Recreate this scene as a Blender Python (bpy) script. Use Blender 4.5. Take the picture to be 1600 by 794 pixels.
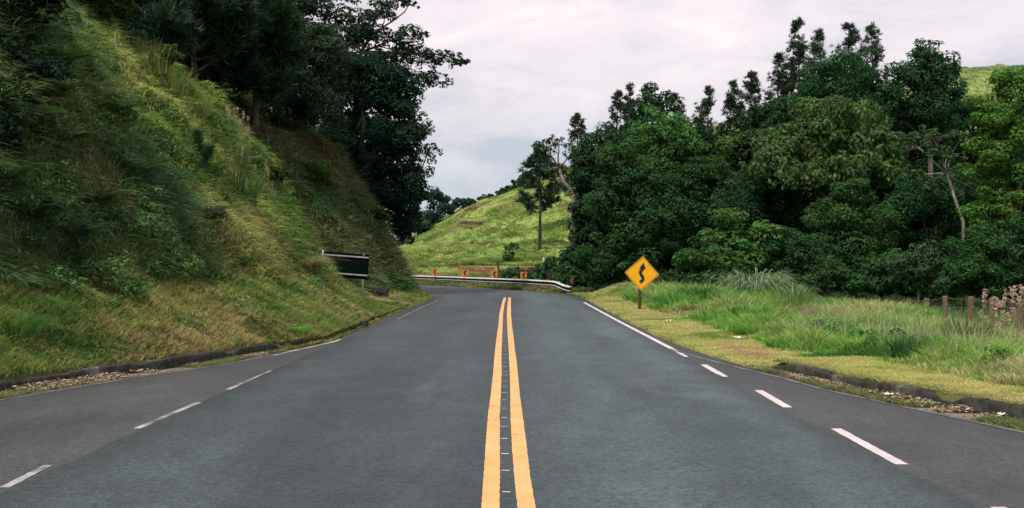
import bpy, math, random
import numpy as np
from mathutils import Vector

# ------------------------------------------------------------------ camera, light, exposure
scene = bpy.context.scene
for o in list(bpy.data.objects): bpy.data.objects.remove(o)
col = scene.collection
F, HZ, EYE = 1800.0, 410.0, 1.54          # focal length in photo pixels, horizon row, eye height in metres
cam_d = bpy.data.cameras.new('camera'); cam = bpy.data.objects.new('camera', cam_d); col.objects.link(cam)
cam_d.sensor_width = 36; cam_d.lens = 36*F/1600; cam_d.clip_end = 6000; cam_d.clip_start = .1
cam.location = (0, 0, EYE); cam.rotation_euler = (math.pi/2 + math.atan((HZ-397)/F), 0, 0)
scene.camera = cam
scene.view_settings.view_transform = 'Standard'; scene.view_settings.look = 'None'
scene.view_settings.gamma = 1; scene.view_settings.use_curve_mapping = False
scene.view_settings.exposure = 0.10
SUN_EL, SUN_AZ = math.radians(58), math.radians(-143)   # azimuth clockwise from +Y: high, behind the left shoulder
sd = bpy.data.lights.new('sun', 'SUN'); sun = bpy.data.objects.new('sun', sd); col.objects.link(sun)
sd.energy = 3.3; sd.angle = math.radians(3.0); sd.color = (1.0, .93, .80)
to_sun = Vector((math.sin(SUN_AZ)*math.cos(SUN_EL), math.cos(SUN_AZ)*math.cos(SUN_EL), math.sin(SUN_EL)))
sun.rotation_euler = to_sun.to_track_quat('Z', 'Y').to_euler(); sun.location = to_sun*60
w = bpy.data.worlds.new('World'); scene.world = w; w.use_nodes = True
nt = w.node_tree; nt.nodes.clear()
def N(nt, t, **k):
    n = nt.nodes.new(t)
    for a, v in k.items(): setattr(n, a, v)
    return n
sky = N(nt, 'ShaderNodeTexSky', sky_type='NISHITA', sun_disc=False, sun_elevation=SUN_EL, sun_rotation=SUN_AZ)
sky.air_density = 1.0; sky.dust_density = 1.5
tc = N(nt, 'ShaderNodeTexCoord')
mp = N(nt, 'ShaderNodeMapping'); mp.inputs['Scale'].default_value = (1, 1, 3.2)
n1 = N(nt, 'ShaderNodeTexNoise'); n1.inputs['Scale'].default_value = 2.6; n1.inputs['Detail'].default_value = 7; n1.inputs['Roughness'].default_value = .55
n1.inputs['Distortion'].default_value = .4
n2 = N(nt, 'ShaderNodeTexNoise'); n2.inputs['Scale'].default_value = 7.0; n2.inputs['Detail'].default_value = 6; n2.inputs['Roughness'].default_value = .6
n2.inputs['Distortion'].default_value = .8
L = nt.links.new
L(tc.outputs['Generated'], mp.inputs['Vector']); L(mp.outputs['Vector'], n1.inputs['Vector']); L(mp.outputs['Vector'], n2.inputs['Vector'])
cr = N(nt, 'ShaderNodeValToRGB')                      # cloud deck brightness
cr.color_ramp.elements[0].position = .40; cr.color_ramp.elements[0].color = (.60, .60, .67, 1)
cr.color_ramp.elements[1].position = .60; cr.color_ramp.elements[1].color = (.98, .90, .925, 1)
e = cr.color_ramp.elements.new(.495); e.color = (.84, .77, .815, 1)
mixn = N(nt, 'ShaderNodeMath', operation='ADD'); m3 = N(nt, 'ShaderNodeMath', operation='MULTIPLY'); m3.inputs[1].default_value = .6
m4 = N(nt, 'ShaderNodeMath', operation='MULTIPLY'); m4.inputs[1].default_value = .4
L(n1.outputs['Fac'], m3.inputs[0]); L(n2.outputs['Fac'], m4.inputs[0]); L(m3.outputs[0], mixn.inputs[0]); L(m4.outputs[0], mixn.inputs[1])
L(mixn.outputs[0], cr.inputs['Fac'])
sep = N(nt, 'ShaderNodeSeparateXYZ'); L(tc.outputs['Generated'], sep.inputs[0])
# thinner, bluer air between the clouds just above the horizon
mr = N(nt, 'ShaderNodeMapRange'); mr.inputs['From Min'].default_value = .02; mr.inputs['From Max'].default_value = .15
mr.inputs['To Min'].default_value = .8; mr.inputs['To Max'].default_value = 0.0
L(sep.outputs['Z'], mr.inputs['Value'])
mxh = N(nt, 'ShaderNodeMix', data_type='RGBA'); mxh.inputs['B'].default_value = (.42, .53, .62, 1)
L(mr.outputs[0], mxh.inputs['Factor']); L(cr.outputs['Color'], mxh.inputs['A'])
sc_ = N(nt, 'ShaderNodeVectorMath', operation='SCALE'); sc_.inputs['Scale'].default_value = 10.2
L(mxh.outputs['Result'], sc_.inputs[0])
mx = N(nt, 'ShaderNodeMix', data_type='RGBA'); mx.inputs['Factor'].default_value = .93
L(sky.outputs[0], mx.inputs['A']); L(sc_.outputs[0], mx.inputs['B'])
bg = N(nt, 'ShaderNodeBackground'); bg.inputs['Strength'].default_value = .1
out = N(nt, 'ShaderNodeOutputWorld'); L(mx.outputs['Result'], bg.inputs['Color']); L(bg.outputs[0], out.inputs['Surface'])

rng = np.random.default_rng(7); random.seed(7)

# ------------------------------------------------------------------ helpers
def mesh_np(name, V, polys, mat, parent=None, colr=None, smooth=False, link=True):
    """V (n,3); polys: list of (m,k) int arrays"""
    me = bpy.data.meshes.new(name)
    V = np.asarray(V, dtype=np.float32)
    polys = [np.asarray(p, dtype=np.int32) for p in polys if len(p)]
    nf = sum(len(p) for p in polys); nl = sum(p.size for p in polys)
    me.vertices.add(len(V)); me.vertices.foreach_set('co', V.ravel())
    me.loops.add(nl); me.polygons.add(nf)
    me.loops.foreach_set('vertex_index', np.concatenate([p.ravel() for p in polys]))
    starts = []; s = 0
    for p in polys:
        starts.append(s + np.arange(len(p), dtype=np.int32)*p.shape[1]); s += p.size
    me.polygons.foreach_set('loop_start', np.concatenate(starts).astype(np.int32))
    if smooth: me.polygons.foreach_set('use_smooth', np.ones(nf, dtype=bool))
    me.update(calc_edges=True)
    if colr is not None:
        a = me.attributes.new('col', 'FLOAT_COLOR', 'POINT')
        c = np.ones((len(V), 4), dtype=np.float32); c[:, :3] = colr
        a.data.foreach_set('color', c.ravel())
    if mat is not None: me.materials.append(mat)
    ob = bpy.data.objects.new(name, me)
    if link: col.objects.link(ob)
    if parent is not None: ob.parent = parent
    return ob
def tag(o, label=None, cat=None, group=None, kind=None):
    if label: o['label'] = label
    if cat: o['category'] = cat
    if group: o['group'] = group
    if kind: o['kind'] = kind
    return o
def empty(name, loc, rz=0, **k):
    o = bpy.data.objects.new(name, None); col.objects.link(o); o.location = loc; o.rotation_euler.z = rz
    o.empty_display_size = .2
    return tag(o, **k)
class MB:                                            # collects polygons into ONE mesh
    def __init__(s): s.v = []; s.f = []
    def add(s, vs, fs):
        b = len(s.v); s.v += [tuple(v) for v in vs]; s.f += [tuple(i+b for i in f) for f in fs]
    def box(s, c, d, rot=None, bev=0.0):
        x, y, z = [a/2 for a in d]
        if bev <= 0:
            vs = [(sx*x, sy*y, sz*z) for sz in (-1, 1) for sy in (-1, 1) for sx in (-1, 1)]
            fs = [(0,2,3,1),(4,5,7,6),(0,1,5,4),(2,6,7,3),(0,4,6,2),(1,3,7,5)]
        else:
            b = bev; prof = [(-x+b,-y),(x-b,-y),(x,-y+b),(x,y-b),(x-b,y),(-x+b,y),(-x,y-b),(-x,-y+b)]
            inn = [(-x+b,-y+b),(x-b,-y+b),(x-b,-y+b),(x-b,y-b),(x-b,y-b),(-x+b,y-b),(-x+b,y-b),(-x+b,-y+b)]
            vs = [(p[0],p[1],-z) for p in prof]+[(p[0],p[1],z-b) for p in prof]+[(p[0]*.5+q[0]*.5,p[1]*.5+q[1]*.5,z) for p, q in zip(prof, inn)]
            fs = [tuple(range(7,-1,-1)), tuple(range(16,24))]
            for k in range(2):
                for i in range(8): fs.append((k*8+i, k*8+(i+1)%8, k*8+8+(i+1)%8, k*8+8+i))
        vs = [Vector(v) for v in vs]
        if rot is not None: vs = [rot @ v for v in vs]
        s.add([v+Vector(c) for v in vs], fs)
    def tube(s, pts, rad, n=8, cap=True):
        pts = [Vector(p) for p in pts]
        if not hasattr(rad, '__len__'): rad = [rad]*len(pts)
        vs = []; ref = Vector((.13, .31, .94)) if abs((pts[-1]-pts[0]).normalized().z) < .8 else Vector((1, .1, 0))
        for i, p in enumerate(pts):
            d = (pts[min(i+1, len(pts)-1)] - pts[max(i-1, 0)]).normalized()
            a = d.cross(ref).normalized(); b = d.cross(a)
            for k in range(n):
                t = 2*math.pi*k/n; vs.append(p + (a*math.cos(t)+b*math.sin(t))*rad[i])
        fs = [(i*n+k, i*n+(k+1)%n, (i+1)*n+(k+1)%n, (i+1)*n+k) for i in range(len(pts)-1) for k in range(n)]
        if cap: fs += [tuple(range(n-1, -1, -1)), tuple(range((len(pts)-1)*n, len(pts)*n))]
        s.add(vs, fs)
    def build(s, name, mat, parent=None, smooth=False):
        me = bpy.data.meshes.new(name); me.from_pydata(s.v, [], s.f); me.update()
        me.materials.append(mat)
        if smooth: me.polygons.foreach_set('use_smooth', [True]*len(me.polygons))
        o = bpy.data.objects.new(name, me); col.objects.link(o)
        if parent is not None: o.parent = parent
        return o
def copy_tree(o, parent=None):
    c = o.copy(); col.objects.link(c); c.parent = parent
    for ch in [x for x in bpy.data.objects if x.parent == o]: copy_tree(ch, c)
    return c
# value noise
_T = rng.random((64, 64, 64)).astype(np.float32)
def vnoise(x, y, z=0.0):
    x, y, z = np.broadcast_arrays(np.asarray(x, float), np.asarray(y, float), np.asarray(z, float))
    xi, yi, zi = np.floor(x).astype(int), np.floor(y).astype(int), np.floor(z).astype(int)
    fx, fy, fz = x-xi, y-yi, z-zi
    fx, fy, fz = [f*f*(3-2*f) for f in (fx, fy, fz)]
    def g(a, b, c): return _T[(xi+a) & 63, (yi+b) & 63, (zi+c) & 63]
    l = lambda a, b, t: a+(b-a)*t
    return l(l(l(g(0,0,0), g(1,0,0), fx), l(g(0,1,0), g(1,1,0), fx), fy), l(l(g(0,0,1), g(1,0,1), fx), l(g(0,1,1), g(1,1,1), fx), fy), fz)
def fbm(x, y, z=0.0, o=4):
    a, s, t = 0.0, .5, 0.0
    for k in range(o):
        a = a + s*vnoise(np.asarray(x)*2**k+17*k, np.asarray(y)*2**k+5*k, z); t += s; s *= .5
    return a/t
def ss(a, b, x):
    t = np.clip((np.asarray(x, float)-a)/(b-a), 0, 1); return t*t*(3-2*t)
def at(px, py, Y):                                   # the place at depth Y that stands at photo pixel (px, py)
    return Vector(((px-800)/F*Y, Y, EYE+(HZ-py)/F*Y))
def groundY(py): return F*EYE/(py-HZ)

# ------------------------------------------------------------------ materials
def mat_new(name):
    m = bpy.data.materials.new(name); m.use_nodes = True; m.node_tree.nodes.clear(); return m, m.node_tree
def ramp(nt, fac, stops):
    r = N(nt, 'ShaderNodeValToRGB'); els = r.color_ramp.elements
    while len(els) < len(stops): els.new(.5)
    for e, (p, c) in zip(els, stops): e.position = p; e.color = (*c, 1)
    nt.links.new(fac, r.inputs['Fac']); return r.outputs['Color']
def noise(nt, scale, detail=4, rough=.55, vec=None, mapscale=None, dist=0):
    n = N(nt, 'ShaderNodeTexNoise'); n.inputs['Scale'].default_value = scale; n.inputs['Detail'].default_value = detail
    n.inputs['Roughness'].default_value = rough; n.inputs['Distortion'].default_value = dist
    if vec is None:
        vec = N(nt, 'ShaderNodeNewGeometry').outputs['Position']
    if mapscale:
        m = N(nt, 'ShaderNodeMapping'); m.inputs['Scale'].default_value = mapscale; nt.links.new(vec, m.inputs['Vector']); vec = m.outputs[0]
    nt.links.new(vec, n.inputs['Vector']); return n.outputs['Fac']
def objvec(nt): return N(nt, 'ShaderNodeTexCoord').outputs['Object']
def mixc(nt, fac, a, b, blend='MIX'):
    m = N(nt, 'ShaderNodeMix', data_type='RGBA', blend_type=blend)
    for s, v in (('Factor', fac), ('A', a), ('B', b)):
        if hasattr(v, 'links'): nt.links.new(v, m.inputs[s])
        elif isinstance(v, (int, float)): m.inputs[s].default_value = v
        else: m.inputs[s].default_value = (*v, 1)
    return m.outputs['Result']
def finish(nt, colr, rough=.8, bump=None, bstr=.3, bdist=.02, metal=0, spec=.5):
    p = N(nt, 'ShaderNodeBsdfPrincipled')
    if hasattr(colr, 'links'): nt.links.new(colr, p.inputs['Base Color'])
    else: p.inputs['Base Color'].default_value = (*colr, 1)
    if hasattr(rough, 'links'): nt.links.new(rough, p.inputs['Roughness'])
    else: p.inputs['Roughness'].default_value = rough
    p.inputs['Metallic'].default_value = metal; p.inputs['Specular IOR Level'].default_value = spec
    if bump is not None:
        b = N(nt, 'ShaderNodeBump'); b.inputs['Strength'].default_value = bstr; b.inputs['Distance'].default_value = bdist
        nt.links.new(bump, b.inputs['Height']); nt.links.new(b.outputs[0], p.inputs['Normal'])
    o = N(nt, 'ShaderNodeOutputMaterial'); nt.links.new(p.outputs[0], o.inputs['Surface']); return p
def simple(name, c1, c2, scale=6, rough=.8, metal=0, bstr=.2, obj=True, stops=(.35, .65), spec=.5):
    m, t = mat_new(name); n = noise(t, scale, 5, .6, vec=objvec(t) if obj else None)
    finish(t, ramp(t, n, [(stops[0], c1), (stops[1], c2)]), rough, n, bstr, .01, metal, spec); return m
def leafmat(name, transl=.25, rough=.55, spec=.25, tcol=(1.3, 1.5, .6)):
    m, t = mat_new(name)
    a = N(t, 'ShaderNodeAttribute', attribute_name='col')
    p = N(t, 'ShaderNodeBsdfPrincipled'); p.inputs['Roughness'].default_value = rough; p.inputs['Specular IOR Level'].default_value = spec
    t.links.new(a.outputs['Color'], p.inputs['Base Color'])
    tr = N(t, 'ShaderNodeBsdfTranslucent'); t.links.new(mixc(t, 1.0, a.outputs['Color'], tcol, 'MULTIPLY'), tr.inputs['Color'])
    ms = N(t, 'ShaderNodeMixShader'); ms.inputs[0].default_value = transl
    t.links.new(p.outputs[0], ms.inputs[1]); t.links.new(tr.outputs[0], ms.inputs[2])
    o = N(t, 'ShaderNodeOutputMaterial'); t.links.new(ms.outputs[0], o.inputs['Surface']); return m
M = {}
M['leaf'] = leafmat('foliage', .25, .68, .06); M['needle'] = leafmat('needles', .12, .6, .2); M['grass'] = leafmat('grass_blades', .35, .6, .15, (1.15, 1.2, .85))
M['dry'] = leafmat('dry_leaves', .1, .8, .1, (1, 1, 1))
M['bark'] = simple('bark', (.035, .028, .02), (.11, .09, .07), 8, .9, bstr=.6)
M['palebark'] = simple('pale_bark', (.16, .14, .11), (.36, .33, .28), 9, .85, bstr=.4)
M['galv'] = simple('galvanised_steel', (.42, .42, .41), (.66, .64, .62), 5, .45, .55, .05)
M['railpaint'] = simple('guardrail_steel', (.52, .51, .51), (.72, .70, .70), 2.5, .5, .1, .0)
M['railshade'] = simple('guardrail_recess_shade', (.018, .018, .018), (.06, .058, .055), 2.0, .9, bstr=.1)  # near-black colour standing in for shade in the beam's hollows
M['post'] = simple('weathered_post_wood', (.08, .058, .036), (.23, .165, .105), 14, .9, bstr=.5)
M['darkpost'] = simple('dark_sign_post', (.035, .025, .018), (.075, .055, .04), 20, .8)
M['yellow'] = simple('sign_yellow', (.86, .40, .006), (.95, .48, .012), 7, .45, bstr=.02, spec=.3)
M['orange'] = simple('chevron_orange', (.60, .20, .012), (.72, .30, .03), 9, .5, bstr=.02)
M['fadedorange'] = simple('faded_orange', (.16, .07, .025), (.36, .15, .05), 12, .6)
M['black'] = simple('sign_black', (.006, .006, .006), (.012, .012, .012), 10, .5, bstr=.02)
M['backboard'] = simple('sign_back_green', (.002, .006, .006), (.004, .010, .010), 3, .8, bstr=.03, spec=.0)
M['stone'] = simple('dark_stone', (.012, .012, .011), (.05, .046, .04), 9, .95, bstr=.6)
M['brick'] = simple('broken_brick', (.28, .10, .045), (.40, .18, .09), 15, .9)
M['paper'] = simple('paper', (.6, .58, .55), (.8, .78, .75), 18, .8)
M['wire'] = simple('fence_wire', (.12, .11, .10), (.2, .19, .18), 10, .6, .6)
M['plume'] = leafmat('plume', .3, .9, .05, (1, 1, 1))

# terrain
def terrain_mat(name, stops, scale=.9):
    m, t = mat_new(name)
    a = noise(t, scale, 6, .62); b = noise(t, scale*9, 5, .6); f = mixc(t, .45, a, b)
    finish(t, ramp(t, f, stops), .95, b, .6, .06, spec=.1); return m
M['soil'] = terrain_mat('ground_soil_and_grass', [(.3, (.035, .05, .014)), (.5, (.10, .11, .035)), (.68, (.15, .11, .05))])
M['bank'] = terrain_mat('embankment_soil', [(.3, (.022, .032, .011)), (.52, (.055, .055, .02)), (.68, (.08, .055, .028))], .7)
m, t = mat_new('hill_pasture')
a = noise(t, .13, 6, .6, dist=.5); b = noise(t, .9, 6, .65, mapscale=(1, 1, 2)); f = mixc(t, .5, a, b)
base = ramp(t, f, [(.36, (.09, .16, .04)), (.48, (.19, .28, .07)), (.6, (.28, .34, .10)), (.7, (.18, .13, .06))])
pos = N(t, 'ShaderNodeNewGeometry'); sp = N(t, 'ShaderNodeSeparateXYZ'); t.links.new(pos.outputs['Position'], sp.inputs[0])
hb = N(t, 'ShaderNodeMapRange'); hb.inputs['From Min'].default_value = 1.32; hb.inputs['From Max'].default_value = 1.15; t.links.new(sp.outputs['Z'], hb.inputs['Value'])
ns = N(t, 'ShaderNodeMapRange'); ns.inputs['From Min'].default_value = .42; ns.inputs['From Max'].default_value = .55; t.links.new(noise(t, .5, 5), ns.inputs['Value'])
mm = N(t, 'ShaderNodeMath', operation='MULTIPLY'); t.links.new(hb.outputs[0], mm.inputs[0]); t.links.new(ns.outputs[0], mm.inputs[1])
finish(t, mixc(t, mm.outputs[0], base, (.15, .06, .035)), .95, b, .8, .25, spec=.1); M['hill'] = m

# asphalt
def asphalt(name, dark, light, patch, streak=True, spec=.5):
    m, t = mat_new(name)
    big = noise(t, .35, 4, .55, mapscale=(1.6, .35, 1), dist=.6)
    mid = noise(t, 2.2, 6, .6, mapscale=(1, .5, 1)); fine = noise(t, 42, 2, .7); grit = noise(t, 14, 4, .8)
    c = ramp(t, big, [(.33, dark), (.66, light)])
    mr_ = N(t, 'ShaderNodeMapRange'); mr_.inputs['From Min'].default_value = .38; mr_.inputs['From Max'].default_value = .62
    mr_.inputs['To Min'].default_value = .45; mr_.inputs['To Max'].default_value = 1.6; t.links.new(mixc(t, .5, fine, grit), mr_.inputs['Value'])
    c = mixc(t, 1.0, c, mr_.outputs[0], 'MULTIPLY')
    st = N(t, 'ShaderNodeMapRange'); st.inputs['From Min'].default_value = .3; st.inputs['From Max'].default_value = .7
    st.inputs['To Min'].default_value = .8; st.inputs['To Max'].default_value = 1.22; t.links.new(mid, st.inputs['Value'])
    c = mixc(t, 1.0, c, st.outputs[0], 'MULTIPLY')
    # scuffed pale blotches and scattered dots of wear
    bl = N(t, 'ShaderNodeMapRange'); bl.inputs['From Min'].default_value = .56; bl.inputs['From Max'].default_value = .72
    bl.inputs['To Max'].default_value = .38; t.links.new(noise(t, .8, 7, .7, mapscale=(.8, .28, 1), dist=1.2), bl.inputs['Value'])
    c = mixc(t, bl.outputs[0], c, patch)
    sp_ = N(t, 'ShaderNodeMapRange'); sp_.inputs['From Min'].default_value = .735; sp_.inputs['From Max'].default_value = .78
    sp_.inputs['To Max'].default_value = .6; t.links.new(noise(t, 5.2, 3, .6), sp_.inputs['Value'])
    c = mixc(t, sp_.outputs[0], c, (.24, .25, .25))
    if streak:    # tyre-polished wheel paths either side of each lane's centre
        g = N(t, 'ShaderNodeNewGeometry'); s = N(t, 'ShaderNodeSeparateXYZ'); t.links.new(g.outputs['Position'], s.inputs[0])
        a_ = N(t, 'ShaderNodeMath', operation='MULTIPLY'); a_.inputs[1].default_value = 2*math.pi/1.62; t.links.new(s.outputs['X'], a_.inputs[0])
        cs = N(t, 'ShaderNodeMath', operation='COSINE'); t.links.new(a_.outputs[0], cs.inputs[0])
        q = N(t, 'ShaderNodeMapRange'); q.inputs['From Min'].default_value = -1; q.inputs['From Max'].default_value = 1
        q.inputs['To Min'].default_value = 1.12; q.inputs['To Max'].default_value = .9; t.links.new(cs.outputs[0], q.inputs['Value'])
        c = mixc(t, 1.0, c, q.outputs[0], 'MULTIPLY')
        wx = N(t, 'ShaderNodeMath', operation='ADD'); t.links.new(s.outputs['X'], wx.inputs[0])
        nx_ = N(t, 'ShaderNodeMath', operation='MULTIPLY'); nx_.inputs[1].default_value = 1.6; t.links.new(noise(t, .5, 4, .6, mapscale=(1, .3, 1)), nx_.inputs[0]); t.links.new(nx_.outputs[0], wx.inputs[1])
        div = N(t, 'ShaderNodeMapRange'); div.inputs['From Min'].default_value = -4; div.inputs['From Max'].default_value = 6; t.links.new(wx.outputs[0], div.inputs['Value'])
        # the right lane is older and more polished than the left, and both outer joints are tarred dark
        c = mixc(t, 1.0, c, ramp(t, div.outputs[0], [(.10, (.62, .62, .62)), (.17, (.95, .95, .96)), (.45, (.84, .84, .86)), (.60, (1.5, 1.5, 1.46)), (.74, (1.3, 1.3, 1.27)), (.79, (.8, .8, .8))]), 'MULTIPLY')
    finish(t, c, .72, mixc(t, .5, fine, grit), .55, .012, spec=spec); return m
M['new_asphalt'] = asphalt('new_asphalt', (.021, .034, .040), (.042, .060, .067), (.095, .118, .127))
M['old_asphalt'] = asphalt('old_asphalt', (.034, .038, .041), (.056, .060, .063), (.095, .099, .102), False, .4)
def paint(name, c1, c2, wear_lo, wear_hi, under=(.06, .065, .065)):
    m, t = mat_new(name)
    n = noise(t, 2.2, 6, .7); fine = noise(t, 70, 3, .7)
    c = ramp(t, n, [(.35, c1), (.65, c2)])
    f = mixc(t, .6, noise(t, 22, 5, .75), noise(t, 1.6, 4, .6))
    mr_ = N(t, 'ShaderNodeMapRange'); mr_.inputs['From Min'].default_value = wear_lo; mr_.inputs['From Max'].default_value = wear_hi
    t.links.new(f, mr_.inputs['Value'])
    finish(t, mixc(t, mr_.outputs[0], under, c), .7, fine, .4, .006, spec=.3); return m
M['yline'] = paint('yellow_road_paint', (.66, .34, .12), (.75, .42, .18), .30, .44)
M['wline'] = paint('white_road_paint', (.50, .45, .47), (.64, .58, .60), .26, .44)
M['wworn'] = paint('worn_white_road_paint', (.36, .37, .37), (.50, .51, .51), .40, .60)
M['faint'] = paint('faint_edge_paint', (.15, .145, .135), (.24, .23, .21), .42, .60)
m, t = mat_new('mossy_concrete')
n_ = noise(t, 1.9, 7, .72); f_ = noise(t, 12, 5, .7)
finish(t, mixc(t, .5, ramp(t, n_, [(.38, (.012, .015, .012)), (.52, (.045, .045, .040)), (.60, (.11, .105, .095)), (.68, (.32, .30, .28))]), ramp(t, f_, [(.35, (.010, .011, .010)), (.7, (.085, .08, .07))])), .95, f_, .8, .02, spec=.15)
M['kerb'] = m
M['gutter'] = simple('gutter_concrete', (.09, .075, .055), (.26, .22, .17), 3, .95, bstr=.4, obj=False)

# ------------------------------------------------------------------ plan of the road
LEk = np.array([(-40, -16.), (0, -9.0), (8, -7.1), (13, -5.8), (15.2, -5.2), (17.3, -4.47), (19.9, -3.98), (22.5, -3.55), (30, -3.55), (40, -3.52), (49.5, -3.40),
                (53, -3.95), (57, -4.9), (63, -7), (70, -11), (76, -18), (82, -32), (88, -70), (95, -200), (100, -420), (2000, -430)])
REk = np.array([(-40, 22.), (0, 9.4), (5, 7.0), (10.5, 4.68), (11.1, 4.54), (12.4, 4.22), (14.07, 3.84), (15.4, 3.72), (17.1, 3.47), (18.5, 3.32), (20.2, 3.18), (23.5, 3.04),
                (30.8, 3.0), (49.5, 3.1), (53.5, 3.0), (55, 2.7), (57.75, 1.96), (62.4, .69), (66, -.73), (75.3, -4.15), (81.5, -7.2), (86, -12), (91, -21), (96, -36),
                (102, -75), (109, -205), (114, -400), (2000, -410)])
LE = lambda Y: np.interp(Y, LEk[:, 0], LEk[:, 1]); RE = lambda Y: np.interp(Y, REk[:, 0], REk[:, 1])
KL_END, KR_END = 20.6, 16.6        # where the kerbs stop
KOFF = .38                          # gutter strip between asphalt edge and kerb
def kofl(Y): return np.interp(Y, [0, 14, 17.5, KL_END], [.5, .42, .30, .12])
def kofr(Y): return np.interp(Y, [0, 10, 14, KR_END], [.5, .42, .32, .12])
TG = np.array([0, .5, 1, 1.5, 2.2, 3, 4, 5, 6, 8, 10, 12, 14, 18, 25, 40, 80, 400, 1600])
def prof(ts, zs): return np.interp(TG, ts, zs)
PR = [(-40, prof([0, 2.3, 3.5, 5.5, 8, 12, 18, 40, 400, 1600], [.13, 1.4, 3.0, 5.5, 7.6, 9.6, 11, 14, 16, 16])),
      (20, prof([0, 2.3, 3.5, 5.5, 8, 12, 18, 40, 400, 1600], [.12, 1.4, 3.0, 5.4, 7.5, 9.6, 11, 14, 16, 16])),
      (27, prof([0, 2.3, 3.5, 5.5, 8, 12, 18, 40, 400, 1600], [.10, 1.45, 2.9, 5.3, 7.3, 9.4, 11, 14, 16, 16])),
      (34, prof([0, 1, 2.2, 3.3, 4.0, 5.7, 7.5, 9.3, 14, 40, 400, 1600], [.08, .6, 1.75, 2.95, 4.0, 5.8, 7.1, 8.1, 9.6, 13, 16, 16])),
      (37, prof([0, 1.5, 2.6, 4, 6, 8, 11, 16, 40, 400, 1600], [.06, .35, 1.1, 2.6, 4.7, 6.2, 8, 10, 13, 16, 16])),
      (42, prof([0, 2.6, 4, 6, 8, 11, 16, 40, 400, 1600], [.04, .35, 1.3, 3.6, 5.8, 8.2, 10.4, 13, 16, 16])),
      (48, prof([0, 1.5, 2.4, 3.2, 4.5, 6, 9, 14, 40, 400, 1600], [.02, .35, 1.5, 3.0, 4.7, 6.2, 8.2, 10, 13, 16, 16])),
      (53, prof([0, .5, 1.0, 1.5, 2.2, 3, 4.1, 5.5, 7, 12, 40, 400, 1600], [.02, .5, 1.5, 2.5, 3.9, 5.0, 6.2, 7.2, 8.1, 10, 13, 16, 16])),
      (62, prof([0, .6, 1.2, 2.2, 4, 7, 12, 40, 400, 1600], [.02, .6, 1.4, 3.2, 5.4, 7.6, 9.5, 12, 14, 14])),
      (100, prof([0, 2, 6, 12, 40, 400, 1600], [0, .6, 2.4, 4.5, 9, 12, 12])),
      (2000, prof([0, 2, 6, 12, 40, 400, 1600], [0, .6, 2.4, 4.5, 9, 12, 12]))]
PY = np.array([p[0] for p in PR], float); PZ = np.array([p[1] for p in PR])
def bank(t, Y):
    t = np.clip(t, 0, 1599); i = np.clip(np.searchsorted(PY, Y)-1, 0, len(PY)-2)
    f = (Y-PY[i])/(PY[i+1]-PY[i]); f = np.clip(f, 0, 1); f = f*f*(3-2*f)
    j = np.clip(np.searchsorted(TG, t, side='right')-1, 0, len(TG)-2); g = (t-TG[j])/(TG[j+1]-TG[j])
    z0 = PZ[i, j]*(1-g)+PZ[i, j+1]*g; z1 = PZ[i+1, j]*(1-g)+PZ[i+1, j+1]*g
    return z0*(1-f)+z1*f
def hilltop(Xe): return np.interp(Xe, [-200, -30, -16.7, -13.3, -10, -5.8, 0, 5.8, 20, 58, 66, 80, 300, 3000], [0, .6, 3, 4.6, 6.6, 9.1, 10.9, 13.0, 18, 27.0, 27.2, 27.0, 30, 30])
def H(X, Y):
    X = np.asarray(X, float); Y = np.asarray(Y, float); X, Y = np.broadcast_arrays(X, Y)
    tl = LE(Y)-X; tr = X-RE(Y)
    kl = np.where(Y < KL_END, kofl(Y), 0.0); kr = np.where(Y < KR_END, kofr(Y), 0.0)
    # left bank
    u = np.clip(tl-kl-.12, 0, None)
    zl = np.where(tl < kl+.07, -.012, bank(u, Y)+(fbm(X*.55, Y*.55, 3.1)-.5)*1.0*ss(.8, 4, u)+(fbm(X*1.9, Y*1.9, 8.1, 3)-.5)*.34*ss(.2, 2, u)+np.clip(fbm(X*1.3+Y*.4, Y*1.3, 4.4, 2)-.40, 0, 1)*2.3*ss(2.6, 4.0, u)+.5*ss(-.25, .35, u-2.3-1.6*(fbm(X*.35, Y*.5, 6.6, 3)-.5))*ss(40, 35, Y))
    # right side
    v = np.clip(tr-kr-.12, 0, None)
    zv = np.where(Y < KR_END, .13, .01) + np.interp(v, [0, .5, 1.8, 2.6, 9, 16, 40, 1600], [0, .03, .05, .02, -.50, -1.1, -1.9, -1.9]) * np.interp(Y, [0, 20, 30, 44, 60], [.5, .7, 1.0, 1.35, 1.1]) * (1-.75*ss(56, 64, Y))
    zv = zv + .5*np.exp(-((X-4.9)/1.2)**2-((Y-50.5)/2.6)**2)
    zv = zv + (fbm(X*.6, Y*.6, 5.5)-.5)*.3*ss(1.5, 4, v)
    far = np.interp(Y, [66, 80, 86, 88.3, 89.2, 92], [-.05, .3, .55, .75, 1.25, 1.35])
    zv = zv*(1-ss(60, 88, Y)) + far*ss(64, 86, Y)*ss(0, 4, tr)
    Xe = X/np.maximum(Y, 60)*150
    rp = np.clip((Y-92)/58, 0, 1)
    h = (hilltop(Xe)-1.35)*(rp**1.08) - np.clip(Y-152, 0, None)*.03*(rp > 0)
    h = np.maximum(h, -12)
    rough = (fbm(X*.16, Y*.16, 1.7)-.5)*1.6*ss(93, 105, Y)*ss(150, 140, Y)+(fbm(X*.55, Y*.4, 2.2, 3)-.5)*1.5*ss(92, 100, Y)*(1-.6*ss(135, 150, Y))
    zv = zv + np.where(Y > 92, h + rough*ss(0, 6, tr), 0)
    zr = np.where(tr < kr+.07, -.012, zv)
    z = np.where(tl > 0, zl, np.where(tr > 0, zr, -.06))
    return z
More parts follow.
